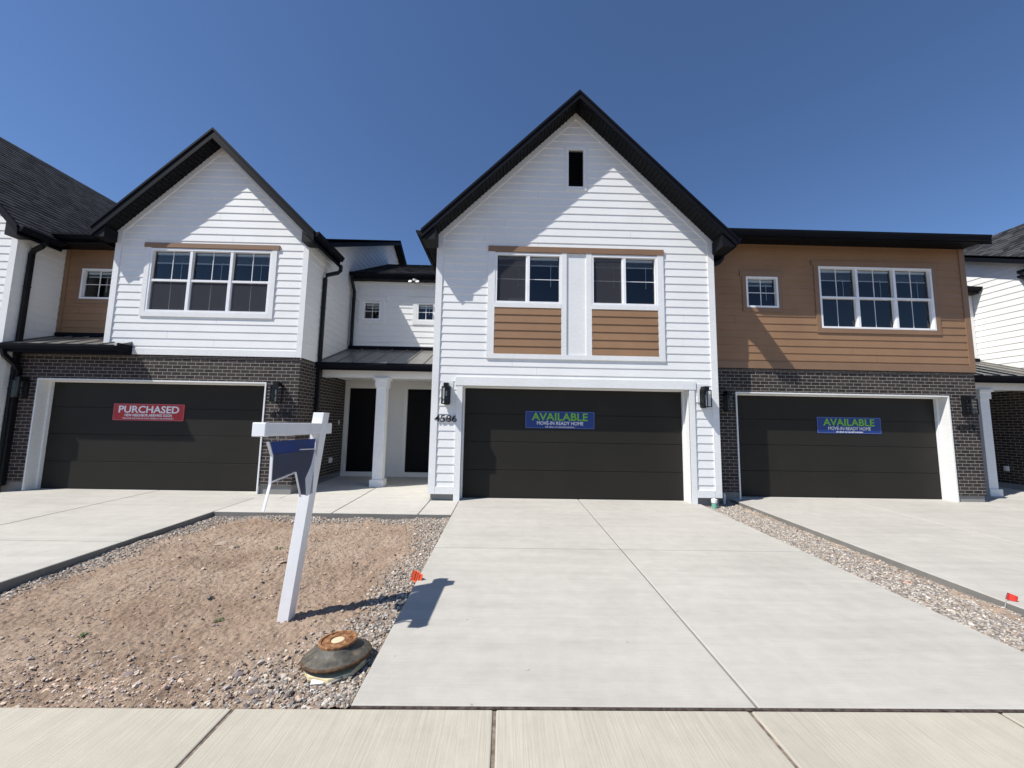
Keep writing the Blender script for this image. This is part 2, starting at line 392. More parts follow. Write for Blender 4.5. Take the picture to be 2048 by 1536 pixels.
def slope_roof(parent, T, A, B, up, expo=.14, name='roof', thick=.10, shear=0):
    """shingled slab: eave line A->B (3d), 'up' = vector eave->ridge. T maps coordinates."""
    A, B, up = Vector(A), Vector(B), Vector(up); L = up.length; d = up.normalized()
    nrm = (B-A).cross(up).normalized()
    if nrm.z < 0: nrm = -nrm
    mb = MB(); n = max(1, int(L/expo)); ex = L/n
    for i in range(n):
        a = d*(i*ex); b = d*((i+1)*ex); h0, h1 = nrm*.010, nrm*.001
        e0 = (B-A).normalized()*(shear*i/n); e1 = (B-A).normalized()*(shear*(i+1)/n)
        mb.quad(T(*(A+a+h0)), T(*(B+a+h0+e0)), T(*(B+b+h1+e1)), T(*(A+b+h1)))
        mb.quad(T(*(A+a-nrm*.001)), T(*(B+a-nrm*.001+e0)), T(*(B+a+h0+e0)), T(*(A+a+h0)))
    dn = Vector((0, 0, -thick)); q = nrm*-.002
    es = (B-A).normalized()*shear
    P8 = [A+dn, B+dn, A+up+dn, B+up+dn+es, A+q, B+q, A+up+q, B+up+q+es]
    mb.hexa([T(*p) for p in P8])
    return mb.build(name, M['shingle'], parent)

def gable(parent, T, x0, x1, zc, s, y0, y1, ov=.30, th=.15, trim_y=None, ribs=True, ends=None, drop=.03):
    """front gable, ridge along Y. x0,x1 walls, zc wall-corner height (soffit line), slope s, y0 front edge"""
    xm = (x0+x1)/2; za = zc+(xm-x0)*s
    for sgn, xw in ((-1, x0), (1, x1)):
        xe = xw+sgn*ov; ze = zc-ov*s+th; ye = ends[0 if sgn < 0 else 1] if ends else y1
        slope_roof(parent, T, (xe, y0, ze), (xe, ye, ze), (xm-xe, 0, za+th-ze), thick=.06, shear=y1-ye)
        so_ = MB()                                   # soffit board following the slope
        q = [(xe, y0+.02, ze-th), (xm, y0+.02, za), (xm, y1, za), (xe, ye, ze-th)]
        q2 = [(a, b, c+.05) for a, b, c in q]
        so_.hexa([T(*p) for p in (q[0], q[1], q[3], q[2], q2[0], q2[1], q2[3], q2[2])])
        if ribs:
            L = abs(xm-xe); n = int(L/.075)
            for i in range(1, n):
                x = xe+(xm-xe)*i/n; z = ze-th+(za-ze+th)*i/n; yb = (trim_y or y0+.5)-.02
                so_.box(x-.006, x+.006, y0+.03, yb, z-.012-.006*s, z+.002, 0, T)
        so_.build('soffit', M['soffit'], parent)
        fa = MB()
        lo, hi = ze-th-drop, ze+.0
        pts = [(xe, y0-.012, lo), (xm, y0-.012, za-drop), (xe, y0+.018, lo), (xm, y0+.018, za-drop), (xe, y0-.012, hi), (xm, y0-.012, za+th), (xe, y0+.018, hi), (xm, y0+.018, za+th)]
        fa.hexa([T(*p) for p in pts])
        e1 = .045
        pts = [(xe, y0-.03, hi-e1), (xm, y0-.03, za+th-e1), (xe, y0+.03, hi-e1), (xm, y0+.03, za+th-e1), (xe, y0-.03, hi+.014), (xm, y0-.03, za+th+.014), (xe, y0+.03, hi+.014), (xm, y0+.03, za+th+.014)]
        fa.hexa([T(*p) for p in pts])
        # side fascia and boxed eave end
        fa.box(min(xe, xe-sgn*.025), max(xe, xe-sgn*.025), y0+.02, ye, lo-.02, hi-.015, 0, T)
        fa.build('fascia', M['fascia'], parent)
        # level eave return closing the box at the front corner
        er = MB()
        pr = [(xw, zc-.06), (xe, ze-th-.04), (xw, ze-th-.04)]
        er.prism(pr, [T(a, y0+.02, b) for a, b in pr], [T(a, trim_y or y0+.4, b) for a, b in pr]); er.build('eave_return', M['soffit'], parent)
        gp = T(xe, 0, 0); gx = gp[0]; sd = (1 if gx > T(xw, 0, 0)[0] else -1)
        yield sgn, xe, ze, gx, sd
    return

def metal_awning(parent, T, x0, x1, ye, ze, yw, zw, name='awning_roof', hang=.13):
    mb = MB(); s = (zw-ze)/(yw-ye)
    P8 = [(x0, ye, ze-.03), (x1, ye, ze-.03), (x0, yw, zw-.03), (x1, yw, zw-.03), (x0, ye, ze), (x1, ye, ze), (x0, yw, zw), (x1, yw, zw)]
    mb.hexa([T(*p) for p in P8])
    n = max(2, round((x1-x0)/.42)); 
    for i in range(n+1):
        x = x0+(x1-x0)*i/n; x = min(max(x, x0+.01), x1-.01)
        P8 = [(x-.009, ye+.01, ze), (x+.009, ye+.01, ze), (x-.009, yw, zw), (x+.009, yw, zw), (x-.009, ye+.01, ze+.028), (x+.009, ye+.01, ze+.028), (x-.009, yw, zw+.028), (x+.009, yw, zw+.028)]
        mb.hexa([T(*p) for p in P8])
    mb.build(name, M['mroof'], parent)
    f = MB(); f.box(x0, x1, yw-.05, yw-.005, zw-.02, zw+.09, 0, T)      # wall flashing
    f.build('flashing', M['fascia'], parent)
    f = MB(); f.box(x0, x1, ye+.012, ye+.04, ze-hang-.05, ze-.032, 0, T); f.build('awning_fascia', M['fascia'], parent)

def garage(parent, T, xo0, xo1, yf, yd, zb, zt, jamb_trim, face_d):
    """opening xo0..xo1 in the wall plane yf, door plane yd"""
    d = MB(); n = 4; hh = (zt-zb+.02)/n
    for i in range(n):
        a = zb+i*hh; b = a+hh
        d.box(xo0-.01, xo1+.01, yd, yd+.045, a+.004, b-.004, 0, T)
    d.build('garage_door', M['door'], parent, bevel=.006)
    g = MB(); g.box(xo0-.05, xo1+.05, yd+.03, yd+.06, zb, zt+.05, 0, T); g.build('door_backing', M['black'], parent)
    s_ = MB(); s_.box(xo0+.05, xo1-.05, yd-.012, yd+.02, zb-.005, zb+.022, 0, T); s_.build('door_seal', M['black'], parent)
    j = MB(); t = jamb_trim
    for x, sg in ((xo0, 1), (xo1, -1)):
        j.box(min(x, x-sg*.03), max(x, x-sg*.03), yf-face_d, yd+.03, zb-.02, zt+.03, 0, T)
        j.box(min(x, x+sg*.028), max(x, x+sg*.028), yd-.07, yd-.004, zb-.02, zt-.028, 0, T)
    j.box(xo0, xo1, yf-face_d, yd+.03, zt, zt+.03, 0, T); j.box(xo0, xo1, yd-.07, yd-.004, zt-.028, zt, 0, T)
    j.build('garage_door_frame', M['trim'], parent)

def rowlock(parent, T, u0, u1, z, P):
    mb = MB(); n = int((u1-u0)/.0765); wd = (u1-u0)/n
    for i in range(n):
        a = u0+i*wd+.004; b = u0+(i+1)*wd-.004
        board(mb, P, a, b, z, z+.06, -.02, .022+random.uniform(-.002, .002), 0)
    board(mb, P, u0, u1, z-.002, z+.062, -.02, .014, 1)
    mb.build('brick_ledge', [M['rowlock'], M['mortar']], parent)

# ------------------------------------------------------------------ house types
def slab(Y): return .0235*(Y-2.6)
def gable_house(root, ox, oy, full):
    yr_ = 7.93 if full else 8.13
    """white lap-sided unit with a tall full-width gable (local: wall x -1.57..4.635, front y 8.4)"""
    T = lambda x, y, z: (x+ox, y+oy, z)
    F = lambda u, z, d: T(u, 8.4-d, z)
    x0, x1, zc, s = -1.57, 4.635, 6.0, (.985 if full else 1.035); xm = (x0+x1)/2; za = zc+(xm-x0)*s
    zb = .29
    holes = []
    if full:
        holes = [(-.28, 1.205, 4.435, 5.59), (1.885, 3.37, 4.435, 5.59), (-.955, 4.035, 0, 2.60), (1.36, 1.70, 7.22, 8.12), (1.32, 1.76, 3.29, 5.62)]
    wall('front_wall', root, [(x0, zb), (x1, zb), (x1, zc), (xm, za), (x0, zc)], holes, F, M['white'])
    for xs, sg, nm in ((x0, -1, 'side_wall'), (x1, 1, 'side_wall')):
        S = (lambda xs, sg: lambda u, z, d: T(xs+sg*d, u, z))(xs, sg)
        y1 = 11.4 if full and sg < 0 else 16
        wall(nm, root, [(8.4, zb), (y1, zb), (y1, zc), (8.4, zc)], [], S, M['white'])
    for bx_ in ((x0+.02, -.97 if full else x1-.02, 8.43, 8.9), (4.06, x1-.02, 8.43, 8.9), (x0+.02, x0+.3, 8.903, 16), (x1-.3, x1-.02, 8.903, 16)):
        if not full and bx_[0] == 4.06: continue
        fb = MB(); fb.box(*bx_, -.1, zb, 0, T); fb.build('foundation', M['found'], root)
    t = MB()
    board(t, F, x0-.028, x0+.115, zb-.02, zc-.03, 0, .03); board(t, F, x1-.115, x1+.028, zb-.02, zc-.03, 0, .03)
    for xs, sg in ((x0, -1), (x1, 1)):
        S = (lambda xs, sg: lambda u, z, d: T(xs+sg*d, u, z))(xs, sg); board(t, S, 8.402, 8.5, zb-.02, zc-.1, 0, .028)
    sboard(t, F, (x0-.02, zc-.02), (xm, za), .16, 0, .027); sboard(t, F, (xm, za), (x1+.02, zc-.02), .16, 0, .027)
    t.build('corner_trim', M['trim'], root)
    for sgn, xe, ze, gx, sd in gable(root, T, x0, x1, zc, s, yr_, 16, .30, .15, 8.4, ends=(11.1, 8.98)):
        gutter(root, (gx, yr_+oy, ze-.0), (gx, (10.9 if sgn < 0 else 8.93 if not full else 8.92)+oy, ze-.0), (sd, 0, 0))
    ex, ey = x1+ox, 8.62+oy
    downspout(root, [(ex+.35, 8.60+oy, 5.76), (ex+.35, 8.60+oy, 5.66), (ex+.30, ey-.02, 5.60), (ex+.09, ey, 5.50), (ex+.065, ey, 5.42), (ex+.065, ey, .28)])
    if not full: return
    # base band, garage casing
    t = MB()
    for a, b in ((x0+.12, -.93-.12), (4.01+.12, x1-.12)): board(t, F, a, b, zb-.02, zb+.13, 0, .033)
    board(t, F, -1.06, -.93, 0.02, 2.575, 0, .034); board(t, F, 4.01, 4.13, 0.02, 2.575, 0, .034)
    board(t, F, -1.09, 4.16, 2.576, 2.76, 0, .042)
    t.build('garage_trim', M['trim'], root)
    # window surround
    t = MB()
    board(t, F, -.44, -.28, 3.29, 5.615, 0, .035); board(t, F, 3.37, 3.51, 3.29, 5.615, 0, .035)
    board(t, F, 1.205, 1.32, 3.29, 5.615, 0, .034); board(t, F, 1.76, 1.885, 3.29, 5.615, 0, .034)
    board(t, F, -.28, 1.205, 4.335, 4.435, -.02, .037); board(t, F, 1.885, 3.37, 4.335, 4.435, -.02, .037)
    board(t, F, -.44, 3.51, 3.185, 3.29, 0, .038)
    t.build('window_trim', M['trim'], root)
    t = MB(); t.box(1.30, 1.78, 8.392, 8.43, 3.27, 5.63, 0, T); t.build('centre_panel', M['trim'], root)
    t = MB(); board(t, F, -.445, 3.52, 5.617, 5.745, 0, .045); t.build('window_header', M['brown_trim'], root)
    for a, b in ((-.28, 1.205), (1.885, 3.37)):
        mb = MB(); strips(mb, [(a, 3.29), (b, 3.29), (b, 4.335), (a, 4.335)], [], F, EXPO, 0, 3.29-.0, .016, .018); mb.build('brown_panel', M['brown'], root)
    wl = window(root, F, -.28, 1.205, 4.435, 5.59, 2, 'slide', .2, (0,))
    wr = window(root, F, 1.885, 3.37, 4.435, 5.59, 2, 'slide', .2, (0,))
    # gable vent
    t = MB(); board(t, F, 1.285, 1.36, 7.13, 8.21, 0, .03); board(t, F, 1.70, 1.775, 7.13, 8.21, 0, .03)
    board(t, F, 1.36, 1.70, 8.12, 8.21, 0, .03); board(t, F, 1.36, 1.70, 7.13, 7.22, 0, .03); t.build('vent_trim', M['trim'], root)
    t = MB(); board(t, F, 1.36, 1.70, 7.22, 8.12, -.08, -.06)
    for i in range(18):
        z = 7.235+i*.049; t.hexa([F(1.36, z, .012), F(1.70, z, .012), F(1.36, z+.03, -.045), F(1.70, z+.03, -.045), F(1.36, z+.006, .012), F(1.70, z+.006, .012), F(1.36, z+.036, -.045), F(1.70, z+.036, -.045)])
    t.build('gable_vent', M['soffit'], root)
    garage(root, T, -.93, 4.01, 8.4, 8.70, .135, 2.575, .03, .02)
    # lantern mounting blocks
    for q in ((-1.39, -1.14, 2.28, 2.66), (4.19, 4.43, 2.30, 2.70)):
        t = MB(); board(t, F, *q, 0, .026); t.build('lantern_block', M['trim'], root)

def brick_wall(root, T, x0, x1, yf, zb, zt, hole, ledge=True):
    F = lambda u, z, d: T(u, yf-d, z)
    mb = MB(); strips(mb, [(x0, zb), (x1, zb), (x1, zt), (x0, zt)], [hole], F, None)
    strips(mb, [(x0, zb), (x1, zb), (x1, zt), (x0, zt)], [hole], lambda u, z, d: F(u, z, -.1), None)
    mb.build('brick_wall', M['brick'], root)
    if ledge: rowlock(root, T, x0, x1, zt, F)
    for a, b in ((x0+.02, hole[0]-.03), (hole[1]+.03, x1-.02)):
        fb = MB(); fb.box(a, b, yf+.03, yf+.3, -.1, zb, 0, T); fb.build('foundation', M['found'], root)

def main_roof(root, T, x0, x1, ye, ze, yr, zr, rake=(0, 1), gut=True):
    """6:12 main roof, ridge along X. rake ends (left,right) get fascia + soffit"""
    s = (zr-ze)/(yr-ye)
    slope_roof(root, T, (x0, ye, ze), (x1, ye, ze), (0, yr-ye, zr-ze), thick=.06)
    slope_roof(root, T, (x0, 2*yr-ye, ze), (x1, 2*yr-ye, ze), (0, -(yr-ye), zr-ze), thick=.06)
    f = MB(); so_ = MB()
    for on, x, sg in ((rake[0], x0, -1), (rake[1], x1, 1)):
        if not on: continue
        a, b = (x, x-sg*.03)
        for (ya, za, yb, zb_) in ((ye, ze, yr, zr), (2*yr-ye, ze, yr, zr)):
            P8 = [(a, ya, za-.19), (b, ya, za-.19), (a, yb, zb_-.19), (b, yb, zb_-.19), (a, ya, za+.012), (b, ya, za+.012), (a, yb, zb_+.012), (b, yb, zb_+.012)]
            f.hexa([T(*p) for p in P8])
            P8 = [(x-sg*.02, ya, za-.165), (x-sg*.31, ya, za-.165), (x-sg*.02, yb, zb_-.165), (x-sg*.31, yb, zb_-.165), (x-sg*.02, ya, za-.15), (x-sg*.31, ya, za-.15), (x-sg*.02, yb, zb_-.15), (x-sg*.31, yb, zb_-.15)]
            so_.hexa([T(*p) for p in P8])
    if so_.v: so_.build('soffit', M['soffit'], root)
    f.box(x0+.035, x1-.035, ye+.001, ye+.025, ze-.16, ze-.02, 0, T)
    f.build('fascia', M['fascia'], root)
    return s

def brick_house(root, m, t, full=True):
    """brick-garage unit with a white gable over it and a brown recessed bay (mirrored with m=-1)"""
    T = lambda x, y, z: (m*x+t, y, z)
    F = lambda u, z, d: T(u, 8.75-d, z)
    S = lambda u, z, d: T(-4.65+d, u, z)          # right side wall, facing the porch
    x0, x1, zc, s = -9.02, -4.65, 6.08, .98; xm = (x0+x1)/2; za = zc+(xm-x0)*s
    brick_wall(root, T, -10.9, -4.65, 8.75, .33, 3.125, (-10.38, -5.37, 0, 2.58))
    mb = MB(); strips(mb, [(8.75, .33), (11.3, .33), (11.3, 3.125), (8.75, 3.125)], [], S, None); mb.build('brick_side_wall', M['brick'], root)
    rowlock(root, T, 8.76, 9.5, 3.125, S)
    hl = [(-8.23, -5.46, 4.16, 5.655)] if full else []
    wall('gable_wall', root, [(x0, 3.19), (x1, 3.19), (x1, zc), (xm, za), (x0, zc)], hl, F, M['white'])
    # side wall: lap siding up to the main rake
    sl_ = .486
    top = lambda y: 5.93+sl_*(y-9.0)
    wall('side_wall', root, [(8.75, 3.19), (22, 3.19), (21.2, 5.95), (15.1, top(15.1)-.0), (8.75, top(8.75))], [], S, M['white'])
    fil = MB(); fil.box(-4.75, -4.652, 8.76, 9.6, 5.7, 6.07, 0, T)
    fil.build('side_wall_top', M['white'], root)
    fil = MB(); fil.box(x0, x0+.1, 8.76, 9.42, 3.3, 6.07, 0, T); fil.build('gable_side_wall', M['white'], root)
    tr = MB()
    board(tr, F, x0-.026, x0+.105, 3.17, zc-.03, 0, .03); board(tr, F, x1-.10, x1+.026, 3.17, zc-.03, 0, .03)
    board(tr, S, 8.752, 8.85, 3.17, 6.0, 0, .026)
    board(tr, F, x0+.105, x1-.10, 3.17, 3.31, 0, .032); board(tr, S, 8.85, 11.28, 3.17, 3.30, 0, .024)
    sboard(tr, F, (x0-.02, zc-.02), (xm, za), .15, 0, .027); sboard(tr, F, (xm, za), (x1+.02, zc-.02), .15, 0, .027)
    sboard(tr, S, (9.3, top(9.3)), (15.1, top(15.1)), .14, 0, .022)
    tr.build('corner_trim', M['trim'], root)
    for sgn, xe, ze, gx, sd in gable(root, T, x0, x1, zc, s, 8.40, 13.6, .28, .19, 8.75, ends=(9.1, 9.8), drop=.05):
        if sgn > 0: gutter(root, (gx, 8.40, ze), (gx, 9.8, ze), (sd, 0, 0))
        else: gutter(root, (gx, 8.40, ze), (gx, 8.9, ze), (sd, 0, 0))
    downspout(root, [T(-4.31, 9.72, 5.76), T(-4.31, 9.72, 5.62), T(-4.35, 9.68, 5.54), T(-4.56, 9.54, 5.42), T(-4.585, 9.52, 5.32), T(-4.585, 9.52, .2)])
    main_roof(root, T, -13.6, -4.36, 9.0, 6.09, 15.1, 9.06, (0, 1))
    # brown recessed bay
    B = lambda u, z, d: T(u, 9.4-d, z)
    hb = [(-10.45, -9.67, 4.62, 5.38)] if full else []
    wall('bay_wall', root, [(-10.9, 3.55), (-9.0, 3.55), (-9.0, 6.0), (-10.9, 6.0)], hb, B, M['brown'])
    bt = MB(); board(bt, B, -10.9, -10.79, 3.55, 6.0, 0, .028); board(bt, B, -10.79, -9.02, 3.6, 3.76, 0, .026)
    board(bt, B, -10.62, -9.52, 5.385, 5.53, 0, .032); board(bt, B, -10.56, -10.455, 4.5, 5.385, 0, .028); board(bt, B, -10.455, -9.6, 4.5, 4.615, 0, .028)
    bt.build('bay_trim', M['brown_trim'], root)
    if full: window(root, B, -10.45, -9.67, 4.62, 5.38, 1, 'cross', .22)
    sf = MB(); sf.box(-10.9, -9.02, 9.0, 9.4, 5.86, 5.88, 0, T); sf.build('soffit', M['soffit'], root)
    a_, b_ = T(-11.1, 9.0, 6.06), T(-9.1, 9.0, 6.06); gutter(root, a_, b_, (0, -1, 0))
    metal_awning(root, T, -10.88, -8.42, 8.40, 3.30, 9.4, 3.68)
    a_, b_ = T(-10.95, 8.42, 3.30), T(-8.38, 8.42, 3.30); gutter(root, a_, b_, (0, -1, 0), 'gutter', .12, .12)
    eb = MB(); eb.box(-8.42, -8.385, 8.4, 8.72, 3.16, 3.36, 0, T); eb.box(-10.88, -8.42, 8.43, 8.72, 3.155, 3.17, 0, T); eb.build('awning_fascia', M['fascia'], root)
    downspout(root, [T(-10.80, 8.40, 3.18), T(-10.80, 8.42, 3.06), T(-10.72, 8.58, 2.86), T(-10.78, 8.69, 2.75), T(-10.78, 8.69, .25)])
    garage(root, T, -10.36, -5.39, 8.75, 9.03, .15, 2.565, .03, .018)
    if full:
        t_ = MB(); board(t_, F, -8.34, -8.23, 4.05, 5.675, 0, .034); board(t_, F, -5.46, -5.35, 4.05, 5.675, 0, .034)
        board(t_, F, -8.23, -5.46, 4.05, 4.16, 0, .036); t_.build('window_trim', M['trim'], root)
        t_ = MB(); board(t_, F, -8.38, -5.30, 5.677, 5.785, 0, .044); t_.build('window_header', M['brown_trim'], root)
        window(root, F, -8.23, -5.46, 4.16, 5.655, 3, 'hung', .2, ('low',))
    # porch recess (x -4.65..-1.57), awning, beam, column
    W = lambda u, z, d: T(u, 11.3-d, z)
    hw = [(-4.27, -3.75, 4.75, 5.31), (-2.68, -2.16, 4.75, 5.31), (-4.52, -3.60, 0, 2.72), (-2.84, -1.92, 0, 2.72)]
    wall('porch_wall', root, [(-4.65, .2), (-1.57, .2), (-1.57, 3.0), (-4.65, 3.0)], [h for h in hw if h[2] < 3], W, M['porch_shade_white'])
    wall('upper_porch_wall', root, [(-4.65, 3.0), (-1.57, 3.0), (-1.57, 5.98), (-4.65, 5.98)], [h for h in hw if h[2] > 3] if full else [], W, M['white'])
    t_ = MB()
    for a in (-4.52, -2.84):
        b = a+.92
        board(t_, W, a-.11, a, .2, 2.72, 0, .03); board(t_, W, b, b+.11, .2, 2.72, 0, .03); board(t_, W, a-.11, b+.11, 2.72, 2.85, 0, .031)
    board(t_, W, -4.65, -1.57, .2, .34, 0, .025)
    t_.build('door_trim', M['porch_shade_white'], root)
    t_ = MB()
    for a in (-4.52, -2.84):
        b = a+.92; board(t_, W, a, b, .24, 2.725, -.09, -.04); board(t_, W, a+.02, b-.02, .22, .25, -.1, 0)
    t_.build('entry_door', M['entry'], root)
    for a in (-4.43, -2.02):
        t_ = MB(); t_.tube([T(a, 11.33, 1.22), T(a, 11.27, 1.22), T(a+.1, 11.265, 1.22)], .009, n=8); t_.build('door_handle', M['black'], root)
    t_ = MB(); board(t_, W, -4.62, -4.52, 3.9, 5.95, 0, .024); board(t_, W, -4.52, -1.57, 5.86, 5.95, 0, .025); board(t_, W, -4.52, -1.57, 3.9, 4.0, 0, .025)
    for a in (-4.27, -2.68):
        b = a+.52
        board(t_, W, a-.12, a, 4.64, 5.32, 0, .03); board(t_, W, b, b+.12, 4.64, 5.32, 0, .03)
        board(t_, W, a, b, 4.64, 4.75, 0, .03); board(t_, W, a-.22, b+.2, 5.32, 5.46, 0, .036)
    t_.build('window_trim', M['trim'], root)
    if full:
        window(root, W, -4.27, -3.75, 4.75, 5.31, 1, 'cross', .3); window(root, W, -2.68, -2.16, 4.75, 5.31, 1, 'cross', .25)
    # low shingle roof above the porch recess
    slope_roof(root, T, (-4.63, 11.08, 6.12), (-1.58, 11.08, 6.12), (0, 3.55, 1.75), thick=.06)
    f = MB(); f.box(-4.62, -1.6, 11.09, 11.11, 5.94, 6.07, 0, T); f.box(-4.62, -1.6, 11.09, 11.29, 5.92, 5.94, 0, T); f.build('soffit', M['soffit'], root)
    a_, b_ = T(-4.62, 11.09, 6.10), T(-1.6, 11.09, 6.10); gutter(root, a_, b_, (0, -1, 0))
    if full: downspout(root, [T(-4.55, 11.03, 6.0), T(-4.55, 11.03, 5.88), T(-4.54, 11.15, 5.70), T(-4.53, 11.21, 5.6), T(-4.53, 11.21, 3.95)])
    metal_awning(root, T, -4.62, -1.6, 9.48, 3.19, 11.28, 3.87)
    a_, b_ = T(-4.62, 9.48, 3.18), T(-1.6, 9.48, 3.18); gutter(root, a_, b_, (0, -1, 0), 'gutter', .13, .10)
    f = MB(); f.box(-4.62, -1.6, 9.48, 9.8, 3.04, 3.055, 0, T); f.build('awning_fascia', M['fascia'], root)
    f = MB(); f.box(-4.63, -1.59, 9.78, 10.02, 2.865, 3.06, 0, T); f.box(-4.63, -1.59, 10.02, 11.28, 2.93, 2.96, 0, T); f.build('porch_beam', M['trim'], root, bevel=.006)
    cx = -3.13 if m > 0 else -2.79; cy = 9.9; f = MB()
    f.box(cx-.12, cx+.12, cy-.12, cy+.12, .30, 2.86, 0, T); f.box(cx-.165, cx+.165, cy-.165, cy+.165, .12, .34, 0, T)
    f.box(cx-.15, cx+.15, cy-.15, cy+.15, 2.62, 2.80, 0, T); f.box(cx-.185, cx+.185, cy-.185, cy+.185, 2.80, 2.864, 0, T)
    f.build('porch_column', M['trim'], root, bevel=.005)

def brown_house(root):
    T = ident; x0, x1, yf = 4.65, 11.17, 8.97
    F = lambda u, z, d: (u, yf-d, z)
    brick_wall(root, T, x0, x1, yf, .30, 3.125, (5.41, 10.47, 0, 2.59))
    holes = [(5.75, 6.53, 4.645, 5.41), (7.54, 10.34, 4.175, 5.71)]
    wall('front_wall', root, [(x0, 3.18), (x1, 3.18), (x1, 6.34), (x0, 6.34)], holes, F, M['brown'])
    S = lambda u, z, d: (x1+d, u, z)
    mb = MB(); strips(mb, [(yf, .3), (11.2, .3), (11.2, 3.125), (yf, 3.125)], [], S, None); mb.build('brick_side_wall', M['brick'], root)
    wall('side_wall', root, [(yf, 3.18), (22, 3.18), (15.1, 9.3), (yf, 6.34)], [], S, M['brown'])
    t = MB(); board(t, F, x1-.11, x1+.026, 3.17, 6.34, 0, .03); board(t, F, x0, x1-.11, 3.17, 3.32, 0, .032); board(t, S, yf+.002, yf+.1, 3.17, 6.3, 0, .026)
    board(t, F, 5.605, 6.675, 5.412, 5.55, 0, .036); board(t, F, 5.655, 5.748, 4.54, 5.412, 0, .03); board(t, F, 6.532, 6.625, 4.54, 5.412, 0, .03); board(t, F, 5.748, 6.532, 4.54, 4.643, 0, .031)
    board(t, F, 7.375, 10.50, 5.712, 5.85, 0, .036); board(t, F, 7.425, 7.538, 4.065, 5.712, 0, .03); board(t, F, 10.342, 10.455, 4.065, 5.712, 0, .03); board(t, F, 7.538, 10.342, 4.065, 4.173, 0, .031)
    t.build('window_trim', M['brown_trim'], root)
    window(root, F, 5.75, 6.53, 4.645, 5.41, 1, 'cross', .24)
    window(root, F, 7.54, 10.34, 4.175, 5.71, 3, 'hung', .2)
    garage(root, T, 5.42, 10.46, yf, yf+.29, .15, 2.575, .03, .018)
    main_roof(root, T, 4.7, 11.24, 8.42, 6.30, 15.1, 9.54, (0, 1))
    f = MB(); f.box(4.9, 11.21, 8.47, 8.97, 6.235, 6.25, 0, T)
    for i in range(86): x = 4.95+i*.075; f.box(x-.005, x+.005, 8.47, 8.96, 6.223, 6.237)
    f.build('soffit', M['soffit'], root)
    gutter(root, (4.95, 8.42, 6.285), (11.12, 8.42, 6.285), (0, -1, 0), 'gutter', .12, .11)

GR = 'attached houses of the row'
h0 = thing('townhouse', (-14, 8.45, 0), 'white house cut off by the left edge, with a long dark shingle roof', 'house', GR)
gable_house(h0, -15.535, .05, False)
h1 = thing('townhouse', (-7.7, 8.75, 0), 'house with white gable over dark brick and garage door with the red banner', 'house', GR)
brick_house(h1, 1, 0)
h2 = thing('townhouse', (1.53, 8.4, 0), 'tall white gabled house in the centre with brown panels under two windows', 'house', GR)
gable_house(h2, 0, 0, True)
h3 = thing('townhouse', (7.9, 8.97, 0), 'brown-sided house over dark brick with flat eave line and three-part window', 'house', GR)
brown_house(h3)
h4 = thing('townhouse', (16.5, 8.75, 0), 'white house at the far right edge with shingle roof and white porch column', 'house', GR)
brick_house(h4, -1, 9.6, False)

# ------------------------------------------------------------------ ground surfaces
def panels(name, xs, ys, mat, zf, thick=.11, gap=.02, label=None, edge=True):
    mb = MB()
    for i in range(len(xs)-1):
        for j in range(len(ys)-1):
            a, b = xs[i]+(gap/2 if i else 0), xs[i+1]-(gap/2 if i < len(xs)-2 else 0)
            c, d = ys[j]+(gap/2 if j else 0), ys[j+1]-(gap/2 if j < len(ys)-2 else 0)
            z0, z1 = zf(c), zf(d)
            mb.hexa([(a, c, z0-thick), (b, c, z0-thick), (a, d, z1-thick), (b, d, z1-thick), (a, c, z0), (b, c, z0), (a, d, z1), (b, d, z1)])
    o = mb.build(name, [mat], None, bevel=.009); o['kind'] = 'structure'
    return o
def filler(name, x0, x1, y0, y1, zf, mat, drop=.012):
    mb = MB(); z0, z1 = zf(y0)-drop, zf(y1)-drop
    mb.hexa([(x0, y0, z0-.06), (x1, y0, z0-.06), (x0, y1, z1-.06), (x1, y1, z1-.06), (x0, y0, z0), (x1, y0, z0), (x0, y1, z1), (x1, y1, z1)])
    o = mb.build(name, mat); o['kind'] = 'structure'; return o
mb = MB(); mb.box(-400, 400, -400, 400, -.4, -.22); o = mb.build('ground', M['dirt']); o['kind'] = 'structure'
mb = MB(); mb.box(-200, 200, -9, .3, -.2, -.13); o = mb.build('road', M['asphalt']); o['kind'] = 'structure'
mb = MB(); mb.box(-200, 200, .3, .95, -.2, -.11); mb.box(-200, 200, .95, 1.1, -.2, .0); o = mb.build('kerb', M['walk'], bevel=.01); o['kind'] = 'structure'
sx = [-1.63+1.6*k_ for k_ in range(-12, 14)]
panels('sidewalk', [-21]+sx+[22], [1.12, 2.6], M['walk'], lambda y: 0.0, .12, .022)
filler('sidewalk_joint', -21, 22, 1.12, 2.6, lambda y: 0, M['jdirt'], .010)
YB = {'c': 8.74, 'l': 9.1, 'r': 9.32}
panels('driveway', [-.93, 1.64, 4.2], [2.628, 5.52, 8.74], M['drive'], slab)
filler('driveway_joint', -.925, 4.195, 2.64, 8.7, slab, M['edgec'], .012)
panels('driveway', [-10.6, -7.7, -5.2], [2.628, 5.6, 9.08], M['drive'], slab)
filler('driveway_joint', -10.55, -5.205, 2.64, 9.05, slab, M['edgec'], .007)
panels('driveway', [5.18, 7.9, 11.0, 12.6, 14.4], [2.628, 5.68, 9.3], M['drive'], slab)
filler('driveway_joint', 5.185, 14.35, 2.64, 9.28, slab, M['drive'], .007)
filler('expansion_joint', -.93, 4.2, 2.604, 2.626, slab, M['joint'], .002)
filler('expansion_joint', 5.18, 14.4, 2.604, 2.626, slab, M['joint'], .002)
